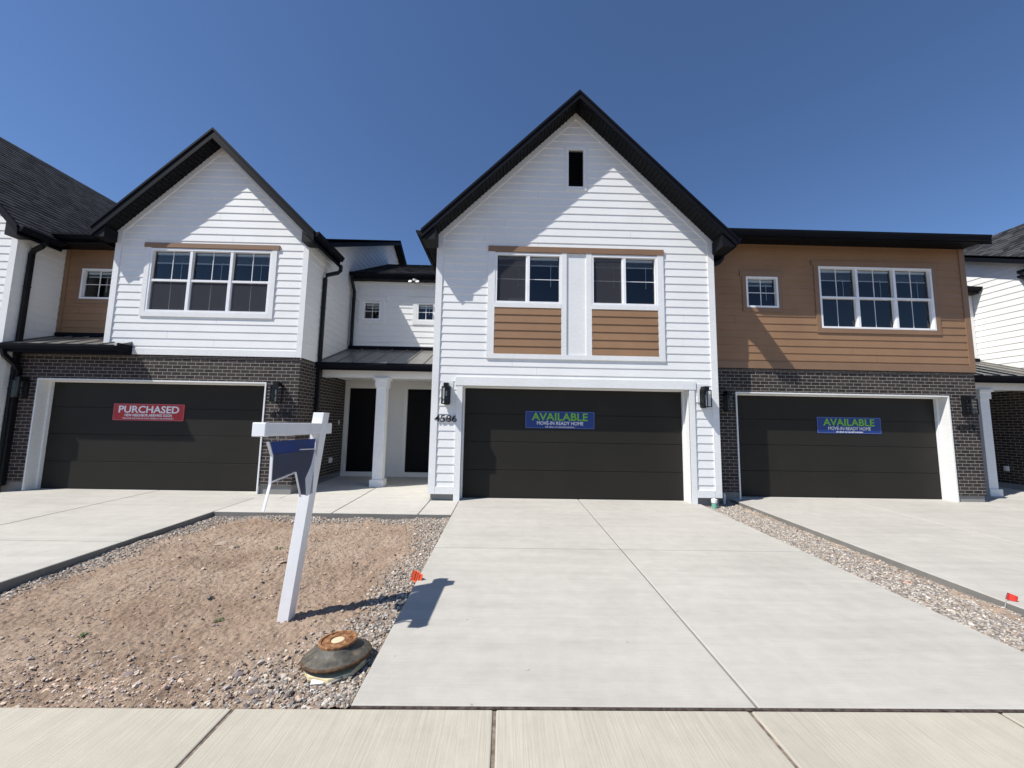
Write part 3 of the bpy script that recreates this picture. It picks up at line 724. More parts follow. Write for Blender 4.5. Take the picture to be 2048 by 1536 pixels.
# entry walk between the driveways, porch slabs
pz = lambda y: slab(y) if y < 8.8 else slab(8.8)+(y-8.8)*.027
pm = panels('walkway', [-5.19, -3.09, -1.54, -.94], [7.25, 8.38], M['porchc'], slab)
filler('walkway_joint', -5.18, -.95, 7.27, 8.4, slab, M['edgec'], .008)
pm = panels('porch_floor', [-4.66, -3.09, -1.56], [8.385, 11.42], M['porchc'], pz)
mb = MB(); mb.box(-5.36, -4.67, 8.38, 8.78, 0, slab(8.5)); o = mb.build('porch_apron', M['porchc']); o['kind'] = 'structure'
pm = panels('porch_floor', [11.0, 12.7, 14.3], [9.3, 11.25], M['porchc'], lambda y: slab(9.3)+(y-9.3)*.02)
# rough faces of the slab sides (form-cast concrete edges)
mb = MB()
def edge_face(x, y0, y1, sg, dz=.0):
    mb.hexa([(min(x, x+sg*.004), y0, slab(y0)-.15), (max(x, x+sg*.004), y0, slab(y0)-.15), (min(x, x+sg*.004), y1, slab(y1)-.15), (max(x, x+sg*.004), y1, slab(y1)-.15),
             (min(x, x+sg*.004), y0, slab(y0)-.008), (max(x, x+sg*.004), y0, slab(y0)-.008), (min(x, x+sg*.004), y1, slab(y1)-.008), (max(x, x+sg*.004), y1, slab(y1)-.008)])
edge_face(-5.2, 2.63, 7.245, 1); edge_face(5.18, 2.63, 8.98, -1); edge_face(-.93, 2.63, 7.24, -1); edge_face(4.2, 2.63, 8.4, 1)
mb.box(-5.19, -.94, 7.246, 7.25, slab(7.25)-.15, slab(7.25)-.008)
o = mb.build('slab_edge', M['edgec']); o['kind'] = 'structure'

# dirt lot with real relief
def fnoise(nx, ny, beta, seed, lo=1):
    r = np.random.default_rng(seed); a = r.standard_normal((ny, nx))
    f = np.sqrt(np.fft.fftfreq(ny)[:, None]**2*ny*ny+np.fft.fftfreq(nx)[None, :]**2*nx*nx); f[f < lo] = lo
    b = np.real(np.fft.ifft2(np.fft.fft2(a)/f**beta)); return (b-b.mean())/b.std()
DX0, DX1, DY0, DY1 = -5.2, -.93, 2.6, 7.25
nx, ny = 420, 460
H1 = fnoise(nx, ny, 1.9, 3, 3); H2 = fnoise(nx, ny, .9, 4, 20)
X = np.linspace(DX0, DX1, nx); Y = np.linspace(DY0, DY1, ny); XX, YY = np.meshgrid(X, Y)
def lot_base(x, y):
    z = .0235*(y-2.6)-.085
    near_r = np.clip(1-(DX1-x)/.9, 0, 1); z = z+.035*near_r
    near_s = np.clip(1-(y-DY0)/.7, 0, 1); z = z+.065*near_s**1.3
    near_l = np.clip(1-(x-DX0)/.35, 0, 1); z = z-.015*near_l
    hump = np.exp(-((x+3.2)**2/1.6+(y-4.7)**2/2.2)); return z+.035*hump
Z = lot_base(XX, YY)+.012*H1+.0065*H2
def grid_obj(name, XX, YY, Z, mat, kind='structure'):
    ny, nx = Z.shape; V = np.stack([XX, YY, Z], -1).reshape(-1, 3)
    i = np.arange(ny*nx).reshape(ny, nx); F = np.stack([i[:-1, :-1], i[:-1, 1:], i[1:, 1:], i[1:, :-1]], -1).reshape(-1, 4)
    me = bpy.data.meshes.new(name); me.vertices.add(len(V)); me.vertices.foreach_set('co', V.ravel())
    me.loops.add(F.size); me.loops.foreach_set('vertex_index', F.ravel()); me.polygons.add(len(F))
    me.polygons.foreach_set('loop_start', np.arange(0, F.size, 4)); me.polygons.foreach_set('loop_total', np.full(len(F), 4))
    me.update(calc_edges=True); me.materials.append(mat); me.polygons.foreach_set('use_smooth', np.ones(len(F), bool))
    o = bpy.data.objects.new(name, me); col.objects.link(o); o['kind'] = kind; return o
grid_obj('dirt_ground', XX, YY, Z, M['dirt'])
def zlot(x, y):
    fx = np.clip((x-DX0)/(DX1-DX0)*(nx-1), 0, nx-1.001).astype(int); fy = np.clip((y-DY0)/(DY1-DY0)*(ny-1), 0, ny-1.001).astype(int)
    return Z[fy, fx]
# strip between centre and right driveways
nx2, ny2 = 90, 500
X2, Y2 = np.meshgrid(np.linspace(4.2, 5.18, nx2), np.linspace(2.6, 8.97, ny2))
q = fnoise(nx2, ny2, 1.4, 9, 3)
Z2 = .0235*(Y2-2.6)-.045-.045*np.clip((X2-4.2)/.98, 0, 1)+.008*q+.03*np.exp(-((X2-5.1)/.07)**2)*(.5+.5*np.sin(Y2*1.7))
grid_obj('strip_ground', X2, Y2, Z2, M['dirt'])
def zstrip(x, y):
    fx = np.clip((x-4.2)/.98*(nx2-1), 0, nx2-1.001).astype(int); fy = np.clip((y-2.6)/6.37*(ny2-1), 0, ny2-1.001).astype(int); return Z2[fy, fx]

def stones(name, x, y, z, size, tint, label, cat, flat_=.6, bury=.25):
    n = len(x)
    base = np.array([(a, b, c) for c in (-1, 1) for b in (-1, 1) for a in (-1, 1)], float)*.62
    base = np.vstack([base, [[0, 0, 1], [0, 0, -1], [1, 0, 0], [-1, 0, 0], [0, 1, 0], [0, -1, 0]]])
    fc = []
    idx = {(a, b, c): i for i, (c, b, a) in enumerate([(c, b, a) for c in (-1, 1) for b in (-1, 1) for a in (-1, 1)])}
    for ax, pole in ((2, (8, 9)), (0, (10, 11)), (1, (12, 13))):
        for sg, pi in ((1, pole[0]), (-1, pole[1])):
            o1, o2 = [i for i in range(3) if i != ax]
            ring = []
            for s1, s2 in ((-1, -1), (1, -1), (1, 1), (-1, 1)):
                k_ = [0, 0, 0]; k_[ax] = sg; k_[o1] = s1; k_[o2] = s2; ring.append(idx[tuple(k_)])
            if sg*(1 if ax != 1 else -1) < 0: ring = ring[::-1]
            for i in range(4): fc.append((ring[i], ring[(i+1) % 4], pi))
    fc = np.array(fc)
    V = base[None]*(1+rng.uniform(-.3, .3, (n, 14, 1)))+rng.uniform(-.12, .12, (n, 14, 3))
    V *= np.stack([rng.uniform(.75, 1.35, n), rng.uniform(.65, 1.1, n), rng.uniform(.4, .85, n)*flat_/.6], -1)[:, None]
    a = rng.uniform(0, 2*np.pi, n); t = rng.normal(0, .35, n)
    ca, sa, ct, st = np.cos(a), np.sin(a), np.cos(t), np.sin(t)
    Rz = np.zeros((n, 3, 3)); Rz[:, 0, 0] = ca; Rz[:, 0, 1] = -sa; Rz[:, 1, 0] = sa; Rz[:, 1, 1] = ca; Rz[:, 2, 2] = 1
    Rx = np.zeros((n, 3, 3)); Rx[:, 0, 0] = 1; Rx[:, 1, 1] = ct; Rx[:, 1, 2] = -st; Rx[:, 2, 1] = st; Rx[:, 2, 2] = ct
    V = np.einsum('nij,nkj->nki', Rz@Rx, V)*size[:, None, None]*.5
    V += np.stack([x, y, z+size*(.5*flat_-bury)], -1)[:, None]
    F = (fc[None]+np.arange(n)[:, None, None]*14).reshape(-1, 3)
    me = bpy.data.meshes.new(name); me.vertices.add(n*14); me.vertices.foreach_set('co', V.ravel())
    me.loops.add(F.size); me.loops.foreach_set('vertex_index', F.ravel()); me.polygons.add(len(F))
    me.polygons.foreach_set('loop_start', np.arange(0, F.size, 3)); me.polygons.foreach_set('loop_total', np.full(len(F), 3))
    me.update(calc_edges=True); me.materials.append(M['stone'])
    at = me.color_attributes.new('tint', 'FLOAT_COLOR', 'POINT')
    C = np.concatenate([np.repeat(tint, 14, 0), np.ones((n*14, 1))], 1); at.data.foreach_set('color', C.ravel())
    me.polygons.foreach_set('use_smooth', np.zeros(len(F), bool))
    o = bpy.data.objects.new(name, me); col.objects.link(o); o['kind'] = 'stuff'; o['label'] = label; o['category'] = cat; return o
PAL = np.array([(.38, .34, .29), (.25, .225, .20), (.50, .46, .40), (.15, .135, .125), (.32, .25, .19), (.60, .56, .50), (.21, .19, .18), (.43, .37, .29)])
def tints(n, pal=PAL, f=1.0):
    c = pal[rng.integers(0, len(pal), n)]*rng.uniform(.75, 1.2, (n, 1))*f; return np.clip(c, 0, 1)
# gravel around the dirt lot
N_ = 120000
gx = rng.uniform(DX0+.01, DX1-.008, N_); gy = rng.uniform(DY0+.01, DY1-.01, N_)
wob = .10*np.sin(gy*3.1)+.06*np.sin(gy*7.7+1)
wr_ = .30+.22*np.exp(-((gy-3.35)/.45)**2)+.10*np.clip((gy-5)/2, 0, 1)+wob*.6
wl_ = .30+.08*np.sin(gx*0+gy*4.0); wt_ = .28+.08*np.sin(gx*3.3)+.05*np.sin(gx*9)
d_r = (DX1-gx)/wr_; d_l = (gx-DX0)/wl_+np.clip((4.0-gy)/1.2, 0, 2); d_t = (DY1-gy)/wt_
dm = np.minimum(np.minimum(d_r, d_l), d_t)
pk = np.clip(1.45-dm*.95, 0, 1)**1.3
low = np.exp(-((gy-2.85)/.28)**2)*np.clip((gx+2.05)/.8, 0, 1); pk = np.maximum(pk, low*.8)
keep = rng.uniform(0, 1, N_) < pk*.95
hx, hy = -1.22, 3.12
keep &= (gx-hx)**2+(gy-hy)**2 > .19**2
gx, gy = gx[keep], gy[keep]; n = len(gx)
stones('gravel', gx, gy, zlot(gx, gy), np.clip(rng.lognormal(math.log(.019), .28, n), .009, .04), tints(n), 'grey and tan crushed gravel along the edges of the dirt patch', 'gravel')
# scattered pebbles over the dirt
N_ = 52000
px_ = rng.uniform(DX0+.02, DX1-.02, N_); py_ = rng.uniform(DY0+.02, DY1-.02, N_)
cl = fnoise(nx, ny, 1.3, 21, 4)[np.clip(((py_-DY0)/(DY1-DY0)*(ny-1)).astype(int), 0, ny-1), np.clip(((px_-DX0)/(DX1-DX0)*(nx-1)).astype(int), 0, nx-1)]
pale = np.exp(-((px_+2.65)/.55)**2-((py_-2.82)/.22)**2)
dens = .11+.24*np.clip(cl, 0, 2)+.65*np.exp(-((py_-2.75)/.42)**2)+.9*pale
keep = rng.uniform(0, 1, N_) < dens; px_, py_, pale = px_[keep], py_[keep], pale[keep]; n = len(px_)
sz = np.clip(rng.lognormal(math.log(.010), .55, n), .005, .045)
pt = tints(n, np.array([(.47, .36, .27), (.36, .26, .19), (.52, .43, .34), (.26, .195, .165), (.38, .33, .30)])); pt = np.clip(pt*(1+.5*pale[:, None]), 0, .8)
stones('pebbles', px_, py_, zlot(px_, py_), sz, pt, 'small stones and clods scattered over the brown dirt', 'pebbles', .6, .2)
# side strip gravel
N_ = 46000
sx_ = rng.uniform(4.21, 5.17, N_); sy_ = rng.uniform(2.62, 8.95, N_)
e = (5.18-sx_); cl = np.sin(sy_*5)*.04+np.sin(sy_*13)*.02
pk = np.where(e < .16+cl, .25, .97); keep = rng.uniform(0, 1, N_) < pk
keep &= ~((sy_ > 8.40) & (sx_ < 4.64))
sx_, sy_ = sx_[keep], sy_[keep]; n = len(sx_)
tn = tints(n); og = ((sx_-4.83)**2+(sy_-4.72)**2 < .07**2) & (rng.uniform(0, 1, n) < .35); tn[og] = (.6, .22, .08)
stones('gravel', sx_, sy_, zstrip(sx_, sy_), np.clip(rng.lognormal(math.log(.019), .28, n), .009, .04), tn, 'tan gravel in the narrow strip between the centre and right driveways', 'gravel')

# ------------------------------------------------------------------ text helper
def text_mesh(name, body, size, T3, mat, parent=None, bold=0.0, extrude=.002, width=None, align='CENTER', res=3, shear=0):
    cu = bpy.data.curves.new(name, 'FONT'); cu.body = body; cu.size = size; cu.extrude = extrude; cu.offset = bold
    cu.align_x = align; cu.align_y = 'CENTER'; cu.resolution_u = res; cu.shear = shear
    to = bpy.data.objects.new(name, cu); col.objects.link(to)
    dg = bpy.context.evaluated_depsgraph_get(); dg.update()
    me = bpy.data.meshes.new_from_object(to.evaluated_get(dg)); bpy.data.objects.remove(to)
    xs = [v.co.x for v in me.vertices]
    k_ = 1 if not width else width/(max(xs)-min(xs))
    for v in me.vertices: v.co = Vector(T3(v.co.x*k_, v.co.y, v.co.z))
    me.materials.clear(); me.materials.append(mat)
    o = bpy.data.objects.new(name, me); col.objects.link(o)
    if parent: o.parent = parent; o.matrix_parent_inverse = Matrix.Translation(world_loc(parent)).inverted()
    return o
def banner(x0, x1, z0, z1, yd, mat, lines, label, outline):
    xc, zc = (x0+x1)/2, (z0+z1)/2; root = thing('banner', (xc, yd, z0), label, 'sign', 'banners on the garage doors')
    mb = MB(); r_ = .02
    pts = []
    for cx_, cz_, a0 in ((x1-r_, z1-r_, 0), (x0+r_, z1-r_, 90), (x0+r_, z0+r_, 180), (x1-r_, z0+r_, 270)):
        for a in range(0, 91, 18): pts.append((cx_+r_*math.cos(R(a0+a)), cz_+r_*math.sin(R(a0+a))))
    mb.prism(pts, [(a, yd-.008, b) for a, b in pts], [(a, yd-.001, b) for a, b in pts]); mb.build('panel', mat, root)
    ol = MB(); t = .004; i_ = .012
    for a, b, c, d in ((x0+i_, x1-i_, z1-i_-t, z1-i_), (x0+i_, x1-i_, z0+i_, z0+i_+t), (x0+i_, x0+i_+t, z0+i_+t, z1-i_-t), (x1-i_-t, x1-i_, z0+i_+t, z1-i_-t)):
        ol.box(a, b, yd-.0095, yd-.0078, c, d)
    ol.build('border', outline, root)
    for body, size, fz, mt, wd, bo in lines:
        zt = z1-(z1-z0)*fz
        text_mesh('lettering', body, size, lambda a, b, c: (xc+a, yd-.0105-c, zt+b), mt, root, bo, .0015, wd)
L = M['letter']
banner(.455, 2.01, 1.675, 2.06, 8.70, M['blue'], [('AVAILABLE', .235, .34, M['green'], 1.26, .005), ('MOVE-IN READY HOME', .108, .70, L, 1.04, .0013), ('ask about our special incentives.', .05, .90, L, .66, .0005)],
       'blue AVAILABLE banner on the dark door of the central white house', M['pale'])
banner(7.52, 9.09, 1.67, 2.065, 9.26, M['blue'], [('AVAILABLE', .235, .34, M['green'], 1.26, .005), ('MOVE-IN READY HOME', .108, .70, L, 1.04, .0013), ('ask about our special incentives.', .05, .90, L, .66, .0005)],
       'blue AVAILABLE banner on the garage door under the brown siding', M['pale'])
banner(-8.94, -7.34, 1.69, 2.075, 9.03, M['red'], [('PURCHASED', .22, .36, L, 1.36, .005), ('NEW NEIGHBOR ARRIVING SOON', .082, .69, L, 1.06, .002), ('THIS HOME WAS MADE BY A NEW MEMBER OF THE COMMUNITY', .045, .87, L, 1.15, .0004)],
       'red PURCHASED banner on the garage door of the left brick house', M['pale'])
def number(body, x0, x1, zc, y, label):
    o = text_mesh('house_number', body, .20, lambda a, b, c: ((x0+x1)/2+a, y-.014-c, zc+b), M['number'], None, .0012, .008, x1-x0, res=4)
    o['label'] = label; o['category'] = 'house number'; o['group'] = 'black house numbers'
number('4586', -1.51, -1.03, 1.845, 8.40-.018, 'black house number 4586 on white siding below the lantern')
number('4588', -5.22, -4.74, 1.875, 8.75, 'black house number 4588 on dark brick beside the red banner garage')
number('4584', 10.60, 11.07, 1.86, 8.97, 'black house number 4584 on dark brick right of the brown house garage')

# ------------------------------------------------------------------ lanterns
def lantern(x, y, z, label, s=1.0):
    root = thing('wall_lantern', (x, y, z), label, 'lantern', 'black wall lanterns beside the garages')
    T = lambda a, b, c: (x+a*s, y-b*s, z+c*s)
    f = MB(); w_ = .085; d0, d1 = .05, .21
    f.box(-.055, .055, 0, .02, -.02, .40, 0, T)                       # back plate
    f.box(-.05, .05, .02, d1-.02, .36, .44, 0, T)                      # cap block
    f.box(-w_, w_, d0-.01, d1+.01, .345, .362, 0, T)
    for a in (-w_+.007, w_-.007):
        for b in (d0, d1): f.box(a-.008, a+.008, b-.008, b+.008, 0, .345, 0, T)
    for b in (d0, d1): f.box(-w_, w_, b-.008, b+.008, -.008, .008, 0, T)
    for a in (-w_+.007, w_-.007): f.box(a-.008, a+.008, d0, d1, -.008, .008, 0, T)
    f.build('frame', M['black'], root)
    g = MB()
    g.quad(T(-w_+.01, d1, .01), T(w_-.01, d1, .01), T(w_-.01, d1, .34), T(-w_+.01, d1, .34)); g.quad(T(-w_+.01, d0, .01), T(-w_+.01, d1, .01), T(-w_+.01, d1, .34), T(-w_+.01, d0, .34))
    g.quad(T(w_-.01, d0, .01), T(w_-.01, d1, .01), T(w_-.01, d1, .34), T(w_-.01, d0, .34)); g.build('glass', M['lglass'], root)
    b_ = MB(); b_.tube([T(0, .13, .345), T(0, .13, .26)], .016*s, n=10); b_.build('socket', M['black'], root)
    b_ = MB(); b_.tube([T(0, .13, .26), T(0, .13, .235), T(0, .13, .19), T(0, .13, .16)], .02*s, n=10); b_.build('bulb', M['lglass'], root)
lantern(-1.265, 8.374, 2.17, 'black lantern on white siding above the number 4586')
lantern(4.31, 8.374, 2.20, 'black lantern on white siding right of the central garage door')
lantern(-5.06, 8.75, 2.16, 'black lantern on brick to the right of the red banner garage door')
lantern(-10.62, 8.75, 2.16, 'shaded black lantern on brick at the left edge behind the downspout')
lantern(5.15, 8.97, 2.16, 'shaded black lantern on brick beside the black downspout of the central house')
lantern(10.84, 8.97, 2.17, 'black lantern on brick beside the right porch, above the number 4584')

# ------------------------------------------------------------------ small fixtures
def outlet(x, y, z, sg, label):
    mb = MB(); mb.box(min(x, x+sg*.05), max(x, x+sg*.05), y-.05, y+.05, z-.07, z+.07); mb.box(min(x+sg*.05, x+sg*.07), max(x+sg*.05, x+sg*.07), y-.035, y+.035, z-.02, z+.05)
    o = mb.build('outdoor_outlet', M['plastic'], None, bevel=.006); o['label'] = label; o['category'] = 'outlet'; o['group'] = 'outdoor outlets'
outlet(-4.65, 10.55, .72, 1, 'white covered outlet on the shaded brick wall of the left porch')
outlet(14.25, 10.9, .75, -1, 'white covered outlet on the dark brick wall at the right edge')
mb = MB(); mb.box(-4.65, -4.63, 10.95, 11.0, 1.66, 1.78); o = mb.build('doorbell', M['plastic'], None, bevel=.004); o['label'] = 'small doorbell on the brick beside the left entry door'; o['category'] = 'doorbell'
rt = thing('floodlight', (-2.72, 11.0, 5.9), 'white twin floodlight under the eave above the porch windows', 'floodlight')
mb = MB(); mb.lathe([(0.001, .0), (.06, 0), (.06, .035), (.001, .035)], 20, 0, lambda a, b, c: (-2.72+a, 11.02+b, 5.885+c)); mb.build('mount', M['plastic'], rt)
for dx in (-.11, .10):
    mb = MB(); mb.lathe([(.001, -.05), (.03, -.05), (.055, .04), (.05, .045), (.001, .03)], 18, 0, lambda a, b, c, dx=dx: (-2.72+dx+a, 10.97-c*.8+b*.5, 5.85-c*.4+b*.8)); mb.build('lamp_head', M['plastic'], rt, smooth=True)
# clean-out pipes
rt = thing('cleanout_pipe', (4.43, 8.28, .1), 'green pipe stub with a white cap beside the driveway', 'pipe', 'pipe stubs between the houses')
Tp = lambda a, b, c: (4.43+a, 8.27+b, c)
mb = MB(); mb.lathe([(.052, 0), (.052, .21)], 24, 0, Tp); mb.build('pipe', M['pipe_green'], rt, smooth=True)
mb = MB(); mb.lathe([(.06, .19), (.06, .255), (.052, .265), (.001, .265)], 24, 0, Tp); mb.box(-.02, .02, -.02, .02, .26, .28, 0, Tp); mb.build('cap', M['plastic'], rt)
mb = MB(); mb.lathe([(.03, .02), (.03, .26), (.02, .30), (.001, .31)], 20, 0, lambda a, b, c: (4.93+a, 8.78+b, c)); o = mb.build('cleanout_pipe', M['plastic']); o['label'] = 'thin white pipe stub in the shade against the brick foundation'; o['category'] = 'pipe'; o['group'] = 'pipe stubs between the houses'
# poster strip in the window
mb = MB()
for i in range(5): mb.box(.02+i*.085, .095+i*.085, 8.47, 8.475, 4.49, 4.575); mb.box(.045+i*.085, .055+i*.085, 8.466, 8.47, 4.50, 4.56, 1)
o = mb.build('paper_strip', [M['plastic'], M['number']]); o['label'] = 'white paper strip with dark marks low in the left window of the central house'; o['category'] = 'paper'

# ------------------------------------------------------------------ yard sign post
SB = Vector((-1.965, 3.76, -.10)); lean = Vector((.205, 0, 1.94))
rt = thing('sign_post', SB, 'leaning white sign post with arm and torn blue panel standing in the dirt', 'sign post')
ax = Vector((-.06, -1, 0)).normalized(); bx = Vector((1, -.06, 0)).normalized(); hz = .052
def PT(a, b, t): return SB+lean*t+bx*a+ax*b
mb = MB(); mb.hexa([PT(a, b, t) for t in (0, 1) for b in (hz, -hz) for a in (-hz, hz)]); mb.build('post', M['vinyl'], rt, bevel=.004)
top = SB+lean*.925
def AR(a, b, c): return top+bx*a+ax*b+Vector((0, 0, c))
mb = MB(); mb.hexa([AR(a, b, c) for c in (-.055, .045) for b in (.80, -.15) for a in (-.048, .048)]); mb.build('arm', M['vinyl'], rt, bevel=.004)
mb = MB(); mb.hexa([AR(a, b, c) for c in (-.058, .048) for b in (.835, .79) for a in (-.052, .052)]); mb.build('arm_cap', M['vinyl'], rt, bevel=.006)
k = N('blue_panel_worn', .35, .5); v = k.pos()
k.color(k.ramp(k.noise(v, 5, 4), [(.40, (.012, .042, .22)), (.66, (.022, .045, .15))])); M['bpanel'] = k.m
k = N('clear_sheet', .15, .5); t = k.t; tb = t.nodes.new('ShaderNodeBsdfTransparent'); tb.inputs[0].default_value = (.75, .78, .82, 1); mx = t.nodes.new('ShaderNodeMixShader'); mx.inputs[0].default_value = .30
k.color((.20, .21, .25)); t.links.new(tb.outputs[0], mx.inputs[1]); t.links.new(k.b.outputs[0], mx.inputs[2]); t.links.new(mx.outputs[0], k.out.inputs[0]); M['clear'] = k.m
def sheet(name, pts, mat, a0=-.004, a1=.004):
    mb = MB(); q = [AR(a0, b, c) for b, c in pts]; q2 = [AR(a1, b, c) for b, c in pts]; mb.prism(pts, q, q2); return mb.build(name, mat, rt)
sheet('blue_panel', [(.69, -.10), (.06, -.10), (.06, -.20), (.10, -.34), (.18, -.45), (.15, -.60), (.24, -.58), (.33, -.36), (.66, -.40), (.64, -.25), (.66, -.17)], M['bpanel'])
sheet('clear_sheet', [(.66, -.20), (.052, -.20), (.052, -.60), (.14, -.61), (.25, -.56), (.33, -.37), (.66, -.41)], M['clear'], .005, .008)
def strip(name, pts, w_=.009):
    mb = MB(); mb.tube([AR(.006, b, c) for b, c in pts], w_, .004, square=True); mb.build(name, M['vinyl'], rt)
strip('panel_edge', [(.73, -.10), (.67, -.21), (.665, -.43), (.72, -.62)], .010)
strip('panel_edge', [(.64, -.415), (.34, -.375)], .006); strip('panel_edge', [(.34, -.375), (.24, -.60)], .007)
strip('hanging_bar', [(.06, -.195), (.3, -.185)], .004)
# hooks
mb = MB()
for b in (.15, .6): mb.tube([AR(0, b, -.055), AR(0, b, -.105)], .004, n=6)
mb.build('hook', M['wire'], rt)

# ------------------------------------------------------------------ cast-iron meter frame
k = N('rusty_iron', .75, .35); v = k.pos(); k.color(k.ramp(k.noise(v, 28, 6, .65), [(.3, (.09, .036, .018)), (.5, (.24, .11, .045)), (.72, (.42, .24, .11))])).normal(k.bump(k.noise(v, 120, 4), .002, .7)); M['rust'] = k.m
k = N('dark_iron', .6, .4); v = k.pos(); k.color(k.ramp(k.noise(v, 14, 6, .65), [(.3, (.035, .032, .027)), (.52, (.085, .078, .062)), (.72, (.19, .15, .10))])).normal(k.bump(k.noise(v, 90, 4), .002, .7)); M['iron'] = k.m
k = N('raw_wood', .75, .25); v = k.pos(6, 6, 60); k.color(k.ramp(k.noise(v, 1, 4), [(.3, (.50, .40, .22)), (.7, (.78, .68, .44))])); M['wood'] = k.m
k = N('dark_rust', .8, .3); v = k.pos(); k.color(k.ramp(k.noise(v, 30, 6, .65), [(.35, (.035, .025, .018)), (.55, (.10, .055, .028)), (.75, (.20, .11, .055))])); M['rust_dark'] = k.m
MC = Vector((-1.215, 3.10, -.035))
rt = thing('meter_frame', MC, 'rusty cast-iron meter cover on a flared dark collar at the edge of the driveway', 'meter cover')
def tilt(c, ax_, ay_):
    m = Matrix.Rotation(ay_, 4, 'Y')@Matrix.Rotation(ax_, 4, 'X')
    return lambda a, b, z: tuple(MC+(c+m@Vector((a, b, z))-MC)*.87)
T1 = tilt(MC+Vector((.0, .0, .085)), R(-4), R(-3))
mb = MB(); mb.lathe([(.235, -.016), (.270, -.016), (.277, .0), (.262, .014), (.228, .024), (.190, .040), (.160, .060), (.146, .090), (.135, .090), (.135, .02), (.235, -.016)], 64, 0, T1)
mb.build('collar', M['iron'], rt, smooth=True)
mb = MB(); mb.lathe([(.268, -.018), (.279, -.014), (.280, .0), (.272, .009), (.266, .011)], 64, 0, T1); mb.build('collar_rim', M['rust_dark'], rt, smooth=True)
T2_ = tilt(MC+Vector((-.005, .012, .178)), R(-2), R(-2))
T2 = lambda a, b, z: T2_(a*.87, b*.87, z*.9)
mb = MB(); mb.lathe([(.15, -.006), (.172, -.006), (.178, .004), (.178, .02), (.168, .026), (.152, .024), (.148, .014), (.140, .013), (.136, .019), (.075, .019), (.071, .010), (.062, .010)], 64, 0, T2)
mb.build('lid', M['rust'], rt)
mb = MB(); mb.lathe([(.062, .009), (.060, .016), (.05, .019), (.001, .02)], 40, 0, T2); mb.build('lid_plug', flat('pale_plug', (.62, .52, .34), .7), rt)
mb = MB()
for i in range(8): mb.lathe([(.001, .03), (.012, .028), (.018, .015)], 12, 0, lambda a, b, c: T2(-.10+a, .10+b, c))
mb.build('lid_boss', M['rust'], rt)
def ring_text(body, r_, a0, a1):
    for i, ch in enumerate(body):
        if ch == ' ': continue
        a = R(a0+(a1-a0)*i/(len(body)-1))
        text_mesh('lid_lettering', ch, .036, lambda x_, y_, z_, a=a: T2((r_+y_)*math.cos(a)+x_*math.sin(a), (r_+y_)*math.sin(a)-x_*math.cos(a), .0205+z_), M['rust'], rt, .001, .002, res=2)
ring_text('WATER METER', .108, 112, -22)
T3_ = tilt(MC+Vector((.004, -.034, .018)), R(5), R(2))
mb = MB(); mb.lathe([(.18, .0), (.243, .0), (.252, .025), (.243, .052), (.18, .052)], 9, 0, T3_); mb.build('wood_shim', M['wood'], rt, bevel=.004)
T4_ = tilt(MC+Vector((.02, -.01, -.05)), R(2), R(1))
mb = MB(); mb.lathe([(.19, -.05), (.205, -.05), (.205, .05), (.19, .05)], 40, 0, T4_); mb.build('pit_ring', M['iron'], rt)
mb = MB()
for (x, y, a, l, mt) in ((-1.25, 2.835, 6, .10, 0), (-1.13, 2.86, 30, .12, 1)):
    Tq = tilt(Vector((x, y, -.02)), R(25), 0); c_, s_ = math.cos(R(a)), math.sin(R(a))
    P8 = [Tq(u*c_-v_*s_, u*s_+v_*c_, w_) for w_ in (-.02, .02) for v_ in (-.02, .02) for u in (-l/2, l/2)]; mb.hexa(P8, mt)
o = mb.build('broken_tile', [M['plastic'], M['found']], bevel=.002); o['label'] = 'broken white and grey scraps in the gravel under the meter cover'; o['category'] = 'rubble'
# ------------------------------------------------------------------ marker flags, tube, rocks, weeds
def flag(x, y, z, tip, quad, mat, label, marks=False):
    rt = thing('marker_flag', (x, y, z), label, 'flag', 'utility marker flags')
    mb = MB(); mb.tube([(x, y, z-.05), tuple(Vector((x, y, z)).lerp(Vector(tip), .5)+Vector((.004, 0, 0))), tip], .0016, n=5); mb.build('wire', M['wire'], rt)
    mb = MB(); n = 8
    def Q(u, v_):
        a, b, c, d = [Vector(p) for p in quad]; p = a.lerp(b, u).lerp(d.lerp(c, u), v_); return p+Vector((0, .012*math.sin(u*5), .004*math.sin(v_*4+u*3)))
    for i in range(n):
        for j in range(4): mb.quad(Q(i/n, j/4), Q((i+1)/n, j/4), Q((i+1)/n, (j+1)/4), Q(i/n, (j+1)/4))
    mb.build('flag_sheet', mat, rt)
    if marks:
        mb = MB()
        for i in range(3):
            for j in range(7): 
                u = .28+i*.2; v0 = .12+j*.11
                mb.quad(*[Q(u+a, v0+b)+Vector((0, -.003, .0015)) for a, b in ((0, 0), (.12, 0), (.12, .07), (0, .07))])
        mb.build('flag_marks', M['number'], rt)
    return rt
flag(-1.02, 4.62, -.03, (-.975, 4.50, .12), [(-.985, 4.50, .135), (-.865, 4.47, .10), (-.895, 4.44, .0), (-1.005, 4.48, .04)], M['orange'], 'small orange marker flag with black print at the left edge of the centre driveway', True)
flag(5.08, 4.05, -.05, (5.24, 4.12, .10), [(5.24, 4.12, .115), (5.31, 4.10, .085), (5.29, 4.10, .035), (5.21, 4.12, .055)], M['redflag'], 'small red marker flag on a wire near the right edge of the photo')
mb = MB(); pts = []
for i in range(22):
    t = i/21; a = t*math.pi*1.25
    pts.append((5.28+.12*math.sin(a)*.4+t*.25, 3.92-.05*math.cos(a), .04+.05*math.sin(t*math.pi)))
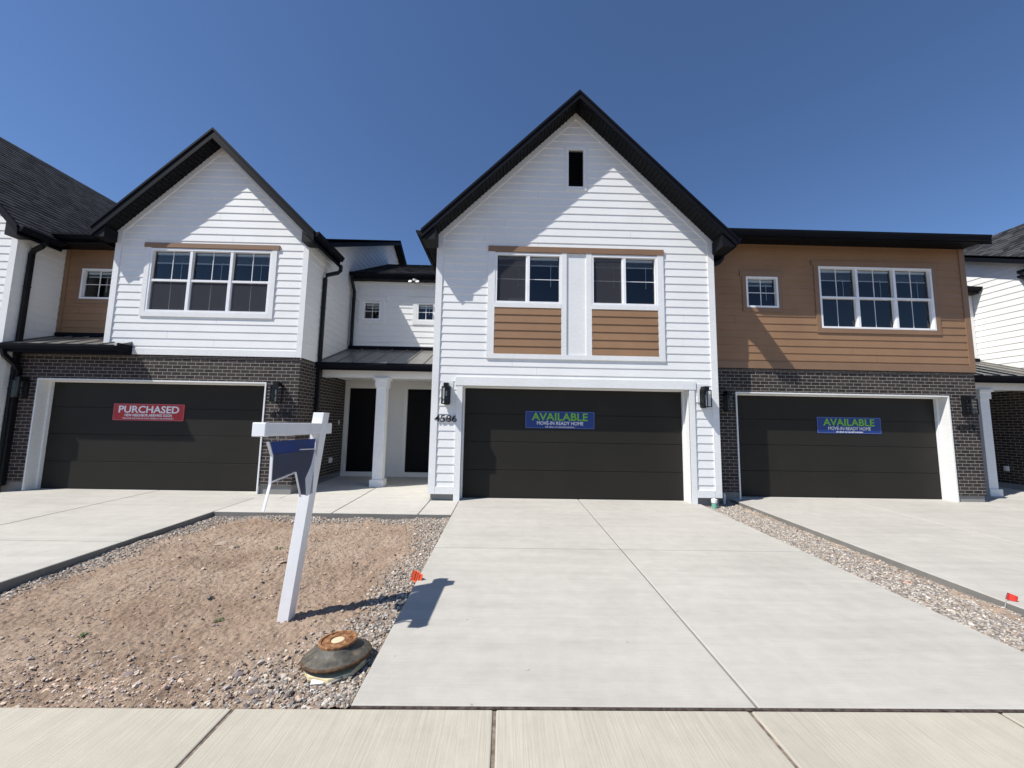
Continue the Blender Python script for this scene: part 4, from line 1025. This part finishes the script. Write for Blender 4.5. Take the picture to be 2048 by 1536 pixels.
mb.tube(pts, .008, n=8); o = mb.build('irrigation_tube', M['hose'], smooth=True); o['label'] = 'short black tube curling over the right driveway edge'; o['category'] = 'tube'
rx = [(-3.95, 5.72, .10, 'flat pale rock half buried in the dirt, farther of the pair'), (-3.72, 5.62, .09, 'flat pale rock half buried in the dirt, nearer of the pair'),
      (-2.72, 5.05, .07, 'lone grey rock left of the white sign post'), (-1.86, 2.98, .05, 'dark stone just left of the meter cover'), (-3.3, 3.2, .045, 'dark stone among pebbles near the front of the dirt'),
      (-4.2, 3.4, .05, 'dark stone nearest the front left corner of the dirt'), (-2.6, 2.95, .05, 'dark stone midway along the sidewalk edge of the dirt'), (-1.62, 2.78, .055, 'dark stone between the meter cover and the sidewalk, left of the other'),
      (-1.48, 2.76, .05, 'dark stone between the meter cover and the sidewalk, right of the other'), (-2.9, 4.1, .04, 'dark stone in the open dirt, nearer of two'), (-3.6, 4.5, .035, 'dark stone in the open dirt, farther of two')]
for i, (x, y, s_, lab) in enumerate(rx):
    st_ = stones('rock', np.array([x]), np.array([y]), zlot(np.array([x]), np.array([y])), np.array([s_*1.5]), np.array([(.36, .29, .22)]) if i < 3 else np.array([(.2, .165, .16)]), lab, 'rock', .38, .14)
    del st_['kind']; st_['group'] = 'rocks on the dirt'
for i, (x, y, lab) in enumerate(((-3.05, 5.55, 'small green weed in the dirt beside the pale rocks'), (-3.42, 3.42, 'tiny green weed near the front left of the dirt patch'), (-2.55, 3.75, 'tiny sprig of weed in the middle of the dirt'))):
    mb = MB(); z = float(zlot(np.array([x]), np.array([y]))[0])
    for j in range(26):
        a = random.uniform(0, 6.28); l = random.uniform(.02, .055)*(1.3 if i == 0 else .9); e = random.uniform(.1, .9); r0 = random.uniform(0, .02)
        p = Vector((x+r0*math.cos(a), y+r0*math.sin(a), z)); d = Vector((math.cos(a), math.sin(a), e)).normalized(); s_ = Vector((-math.sin(a), math.cos(a), 0))*.006
        mb.quad(p, p+d*l*.5+s_, p+d*l, p+d*l*.5-s_)
    o = mb.build('weed', M['weed']); o['label'] = lab; o['category'] = 'weed'; o['group'] = 'weeds in the dirt'
